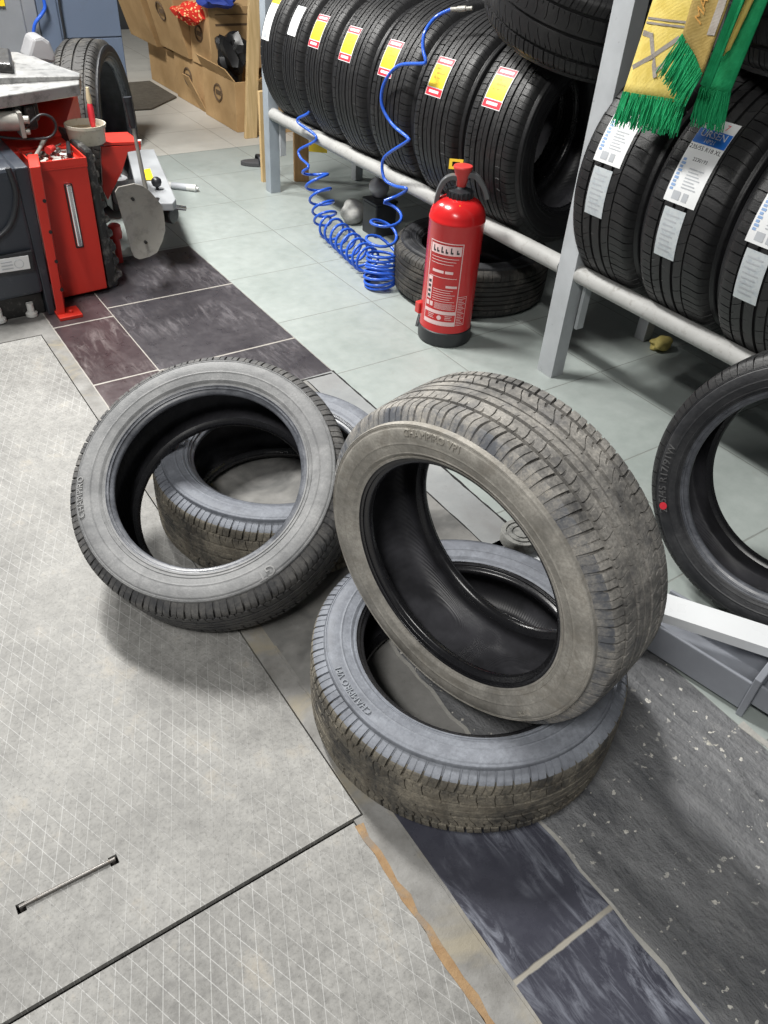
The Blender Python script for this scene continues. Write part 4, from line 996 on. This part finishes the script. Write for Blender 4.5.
# glue jar with brush
jc = onz(88, 142, .475); JZ = .475
jar = thing('paste_jar', 'round stained cream tub of tyre paste on the red machine', 'jar', (jc.x, jc.y, JZ))
b = NB(); lathe(b, [(.058, 0), (.062, .004), (.066, .05), (.07, .052), (.07, .062), (.066, .062), (.06, .03), (.0001, .03)], (jc.x, jc.y, JZ), n=32); obj('tub', b, 'jar', jar, smooth=40)
b = NB(); lathe(b, [(.0001, 0), (.061, 0), (.0615, .006), (.0001, .009)], (jc.x, jc.y, JZ + .036), n=28); obj('paste', b, 'bristle', jar, smooth=50)
bp = V((jc.x + .03, jc.y + .01, JZ + .045)); brush = thing('paste_brush', 'red-handled paste brush standing upright in the cream tub', 'brush', bp)
ad = V((.02, .03, 1)).normalized()
b = NB(); tube(b, [bp, bp + ad * .02, bp + ad * .06, bp + ad * .075], [.008, .011, .011, .008], 12); obj('handle', b, 'red_print', brush, smooth=50)
b = NB(); tube(b, [bp + ad * .075, bp + ad * .09, bp + ad * .125], [.008, .009, .005], 12); obj('bristles', b, 'bristle', brush, smooth=50)
# white tube on the floor
a0, a1 = onz(160, 184, .016), onz(194, 188, .016)
ct = thing('sealant_cartridge', 'white sealant tube lying on the green-grey floor behind the grey machine arm', 'cartridge', ((a0 + a1) / 2).xy.to_3d())
b = NB(); cyl(b, a0, a1, .0155, 20); tb = obj('barrel', b, 'white_plastic', ct, smooth=50)
b = NB(); cyl(b, a0.lerp(a1, .35), a0.lerp(a1, .8), .0159, 20); obj('print', b, 'grey_print', tb, smooth=50)
b = NB(); d = (a1 - a0).normalized(); tube(b, [a1, a1 + d * .012, a1 + d * .012, a1 + d * .024], [.0165, .0165, .008, .006], 16); obj('cap', b, 'white_plastic', ct, smooth=40)

# big tyre behind the machine
make_tyre('standing_tyre', 'black tyre standing upright behind the red tyre changing machine', .332, .195, .25, (1.065, 3.79, .329), R_(-31), R_(3), 'block', ('tread_dust', 'side_dark', 'bead'), [], 'let_dim')

# ------------------------------------------------------------------ back: cabinet, boxes, mat, planks
cab = thing('metal_cabinet', 'tall slate-blue sheet metal cabinet behind the tyre changing machine', 'cabinet', (1.3, 4.8, 0))
b = NB(); box(b, 1.0, 1.462, 4.53, 5.1, 0, 1.9); cb = obj('carcass', b, 'cabinet_blue', cab, bevel=.003)
for x0, x1 in ((1.168, 1.458),):
    for z0, z1 in ((.04, .325), (.331, .54), (.546, 1.2), (1.206, 1.86)):
        b = NB(); box(b, x0, x1, 4.522, 4.53, z0, z1); obj('drawer_front', b, 'cabinet_blue', cab, bevel=.002)
b = NB(); box(b, 1.07, 1.162, 4.518, 4.53, .04, 1.86); obj('door_panel', b, 'cabinet_blue', cab, bevel=.003)
b = NB(); box(b, .3, 1.0, 4.5, 5.1, 0, 1.9); box(b, 1.0, 1.065, 4.51, 4.53, 0, 1.9); obj('side_unit', b, 'cabinet_grey', cab, bevel=.006)
b = NB(); tube(b, smoothpath([ony(58, -8, 4.5), ony(60, 8, 4.5), ony(65, 38, 4.5), ony(66, 60, 4.5)], 6), .006, 8); obj('power_cable', b, 'black_plastic', cab, smooth=60)
b = NB(); tube(b, smoothpath([ony(41, -8, 4.48), ony(45, 6, 4.48), ony(42, 14, 4.48), ony(35, 24, 4.48), ony(33, 40, 4.5)], 6), .008, 8); tag(obj('air_line', b, 'hose', cab, smooth=60), 'blue air line')
b = NB(); q0, q1 = ony(-20, 6, 4.49), ony(5, 6, 4.49); box(b, q0.x, q1.x, 4.488, 4.5, q1.z, q1.z + .16); tag(obj('warning_sign', b, 'yellow_print', cab), 'yellow sign')

def carton(label, x0, x1, y0, y1, z0, z1, flaps=(), group='cardboard boxes along the passage', emblem=None, skew=0, stripe=None, open_top=False):
    t = thing('cardboard_box', label, 'box', ((x0 + x1) / 2, (y0 + y1) / 2, z0), group)
    b = NB(); w = .006; s = skew
    if open_top:
        for q in ((x0, x0 + w, y0, y1), (x1 - w, x1, y0, y1), (x0 + w, x1 - w, y0, y0 + w), (x0 + w, x1 - w, y1 - w, y1)): box(b, *q, z0, z1)
        box(b, x0 + w, x1 - w, y0 + w, y1 - w, z0, z0 + w)
    else: box(b, x0, x1, y0, y1, z0, z1)
    if s:
        for v in b.verts: v.co.x += s * (v.co.z - z0)
    bb = obj('carton', b, 'cardboard', t, bevel=.003)
    for fp in flaps:
        b = NB(); p = [V(q) for q in fp]; nn = (p[1] - p[0]).cross(p[3] - p[0]).normalized() * .005; prism(b, p, nn); obj('flap', b, 'cardboard', t)
    if emblem:
        for (yy, zz, r) in emblem:
            b = NB(); xx = x0 - .002 + s * (zz - z0)
            tube(b, [V((xx + s * r * math.sin(k * PI / 8), yy + r * math.cos(k * PI / 8), zz + r * .8 * math.sin(k * PI / 8))) for k in range(16)], .006, 6, closed=True)
            box(b, xx - .001, xx + .002, yy - r * .6, yy + r * .6, zz - .012, zz + .012); obj('printed_emblem', b, 'card_print', bb)
    if stripe:
        b = NB()
        for q in stripe: box(b, q[0], q[1], y0 - .0015, y0 + .001, q[2], q[3])
        obj('printed_line', b, 'card_print', bb)
    return t
carton('low open cardboard box at the near end of the row behind the plank', 2.125, 2.5, 4.66, 5.12, 0, .27, [[(2.125, 4.66, .27), (2.125, 5.12, .27), (2.085, 5.1, .34), (2.085, 4.7, .33)]], emblem=[(4.9, .17, .055)], open_top=True)
carton('second low cardboard box along the passage, printed ring on its side', 2.14, 2.5, 5.13, 5.62, 0, .27, [[(2.14, 5.13, .0), (2.14, 5.22, .0), (2.06, 5.30, .2), (2.06, 5.2, .2)]], emblem=[(5.4, .16, .06)])
carton('farthest low cardboard box in the dark of the passage', 2.16, 2.5, 5.63, 6.15, 0, .25)
carton('upper cardboard box behind the black bag, two printed lines on its front', 2.13, 2.5, 4.98, 5.28, .27, .60, stripe=[(2.17, 2.44, .50, .512), (2.17, 2.44, .555, .56)], emblem=[(5.14, .44, .05)])
carton('upper cardboard box with printed ring, left of the box with the red cloth', 2.12, 2.5, 5.3, 5.78, .275, .60, emblem=[(5.56, .5, .06)], skew=-.25)
carton('upper cardboard box farthest back, leaning out over the passage', 2.10, 2.5, 5.8, 6.3, .26, .68, skew=-.3)
carton('small cardboard box right of the pale plank near the rack post', 2.21, 2.5, 4.56, 4.65, 0, .29, [[(2.21, 4.56, .29), (2.5, 4.56, .29), (2.5, 4.44, .34), (2.2, 4.46, .33)]], stripe=[(2.22, 2.48, .17, .178)])
t = thing('wooden_plank', 'pale upright plank standing against the boxes left of the rack', 'plank', (2.15, 4.6, 0)); b = NB()
hexa(b, [V((2.112, 4.52, 0)), V((2.186, 4.52, 0)), V((2.186, 4.545, 0)), V((2.112, 4.545, 0))], [V((2.2, 4.52, .95)), V((2.265, 4.52, .95)), V((2.265, 4.545, .95)), V((2.2, 4.545, .95))]); obj('board', b, 'wood', t, bevel=.002)
t = thing('wooden_plank', 'brown wooden post under the left end of the rack, behind its post', 'plank', (2.03, 3.72, 0)); b = NB()
hexa(b, [V((2.0, 3.715, 0)), V((2.07, 3.69, 0)), V((2.08, 3.72, 0)), V((2.01, 3.745, 0))], [V((2.0, 3.715, .6)), V((2.07, 3.69, .6)), V((2.08, 3.72, .6)), V((2.01, 3.745, .6))]); obj('board', b, 'wood_dark', t, bevel=.002)
t = thing('wooden_plank', 'thin pale stick standing just left of the rack end post', 'plank', (1.85, 3.78, 0)); b = NB(); box(b, 1.845, 1.875, 3.77, 3.79, 0, .42); obj('board', b, 'wood', t)
def blob(name, label, cat, c, r, mat, amp=.25, seed=0, sub=2, freq=3, group=None):
    rnd = random.Random(seed); b = NB(); bmesh.ops.create_icosphere(b, subdivisions=4, radius=1)
    ph = [(V((rnd.uniform(-1, 1), rnd.uniform(-1, 1), rnd.uniform(-1, 1))).normalized(), rnd.uniform(2, freq * 2.2), rnd.random() * 6) for _ in range(9)]
    for v in b.verts:
        d = v.co.copy(); k = 1 + amp * sum(math.sin(d.dot(q) * f_ + p) for q, f_, p in ph) / 4
        v.co = V(c) + V((d.x * r[0] * k, d.y * r[1] * k, max(d.z * r[2] * k, -r[2] * .9)))
    o = obj(name, b, mat, smooth=70); return tag(o, label, cat, group)
def crumple(name, label, cat, c, r, mat, seed, amp=.22, group=None):
    rnd = random.Random(seed); b = NB(); bmesh.ops.create_icosphere(b, subdivisions=3, radius=1)
    for v in b.verts:
        d = v.co.copy(); k = 1 + rnd.uniform(-amp, amp) * .55 + .16 * math.sin(d.x * 5 + d.z * 3 + seed) + .12 * math.sin(d.y * 7 - d.z * 4)
        v.co = V(c) + V((d.x * r[0] * k, d.y * r[1] * k, d.z * r[2] * k))
    o = obj(name, b, mat, smooth=25); return tag(o, label, cat, group)
c = ony(231, 52, 4.86)
crumple('plastic_bag', 'crumpled black plastic bag stuffed in the open low cardboard box', 'bag', c - V((0, 0, .02)), (.085, .1, .12), 'black_bag', 3)
c = onx(192, 13, 2.10)
crumple('red_cloth', 'red patterned cloth bundle lying on the upper cardboard boxes', 'cloth', c, (.1, .13, .05), 'red_cloth', 5, .1)
c = onx(208, 5, 2.13)
crumple('blue_cloth', 'royal blue cloth behind the red patterned bundle on the boxes', 'cloth', c + V((.05, 0, .03)), (.1, .14, .045), 'blue_cloth', 8, .1)
c = ony(228, 2, 4.97)
crumple('paper_bundle', 'crumpled white paper on top of the upper box right of the blue cloth', 'paper', c + V((0, .06, .02)), (.06, .05, .03), 'white_paper', 9)
mt = [onz(*p) for p in [(128, 84), (150, 82), (177, 98), (152, 110), (128, 111)]]; mt[0].x -= .15; mt[4].x -= .12
b = NB(); prism(b, mt, (0, 0, .01)); tag(obj('floor_mat', b, 'doormat', bevel=.004), 'grey-brown floor mat lying by the blue cabinet on the white tiles', 'mat')
# sandal
sp2 = onz(256, 165)
t = thing('sandal', 'dark grey sandal on the floor left of the rack end post', 'shoe', sp2)
def sole(z0, z1, s):
    b = NB(); pts = []
    for k in range(20):
        a = 2 * PI * k / 20; x = .085 * math.cos(a); w = (.042 + .008 * math.cos(a)) * math.sin(a); pts.append(sp2 + V((x * .9 * s + w * .2 * s, -x * .35 * s + w * s, z0)))
    return prism(b, pts, (0, 0, z1 - z0))
obj('sole', sole(0, .022, 1), 'shoe', t, bevel=.004)
b = NB(); grid(b, lambda u, v: sp2 + V((.005 + .06 * v, -.002 - .023 * v, .0)) + V((.01, .045, 0)) * math.cos(PI * u) + V((0, 0, .018 + .035 * math.sin(PI * u))), 12, 4); obj('strap', b, 'black_plastic', t, solid=.004, smooth=60)
# under the rack
t = thing('black_crate', 'small black box under the rack beside the coiled blue hose', 'box', (2.0, 2.93, 0)); b = NB(); box(b, 1.95, 2.06, 2.875, 2.985, 0, .14); cr = obj('crate_body', b, 'black_plastic', t, bevel=.006)
b = NB(); box(b, 1.946, 2.064, 2.871, 2.989, .14, .152); obj('lid', b, 'black_plastic', t, bevel=.004)
blob('rag', 'pale grey rag lying by the small black box under the rack', 'rag', (1.97, 3.09, .05), (.06, .05, .055), 'rag', .2, 11)
blob('plastic_jug', 'grey-white rounded container on the small black box under the rail', 'container', (2.01, 2.95, .195), (.04, .05, .045), 'grey_plastic', .06, 12)
b = NB(); p = V((2.03, 3.62, .17)); prism(b, [p, p + V((.07, -.06, 0)), p + V((.075, -.06, .1)), p + V((.01, 0, .11))], (.004, .004, 0)); tag(obj('yellow_card', b, 'yellow_print'), 'small yellow card behind the brown post under the rack', 'card')
blob('work_glove', 'pale yellow glove on the floor under the right bay by the rear leg', 'glove', (2.31, 1.535, .022), (.045, .03, .024), 'yellow_cloth', .3, 15)

# ------------------------------------------------------------------ light
w = bpy.data.worlds.new('room'); S.world = w; w.use_nodes = True
w.node_tree.nodes['Background'].inputs[0].default_value = (.93, .97, 1, 1); w.node_tree.nodes['Background'].inputs[1].default_value = .06
def area(name, loc, sx, sy, e, col=(1, .985, .95)):
    l = bpy.data.lights.new(name, 'AREA'); l.shape = 'RECTANGLE'; l.size = sx; l.size_y = sy; l.energy = e; l.color = col
    o = bpy.data.objects.new(name, l); C.objects.link(o); o.location = loc; return o
area('ceiling_lamp_near', (.35, 2.9, 2.95), .25, .9, 118)
area('ceiling_lamp_far', (.5, 5.0, 2.95), .25, 1.2, 95)
area('ceiling_lamp_left', (-1.0, -.25, 2.95), .3, 1.2, 62)
v = S.view_settings; v.view_transform = 'Standard'; v.look = 'None'; v.gamma = 1; v.use_curve_mapping = False; v.exposure = .58
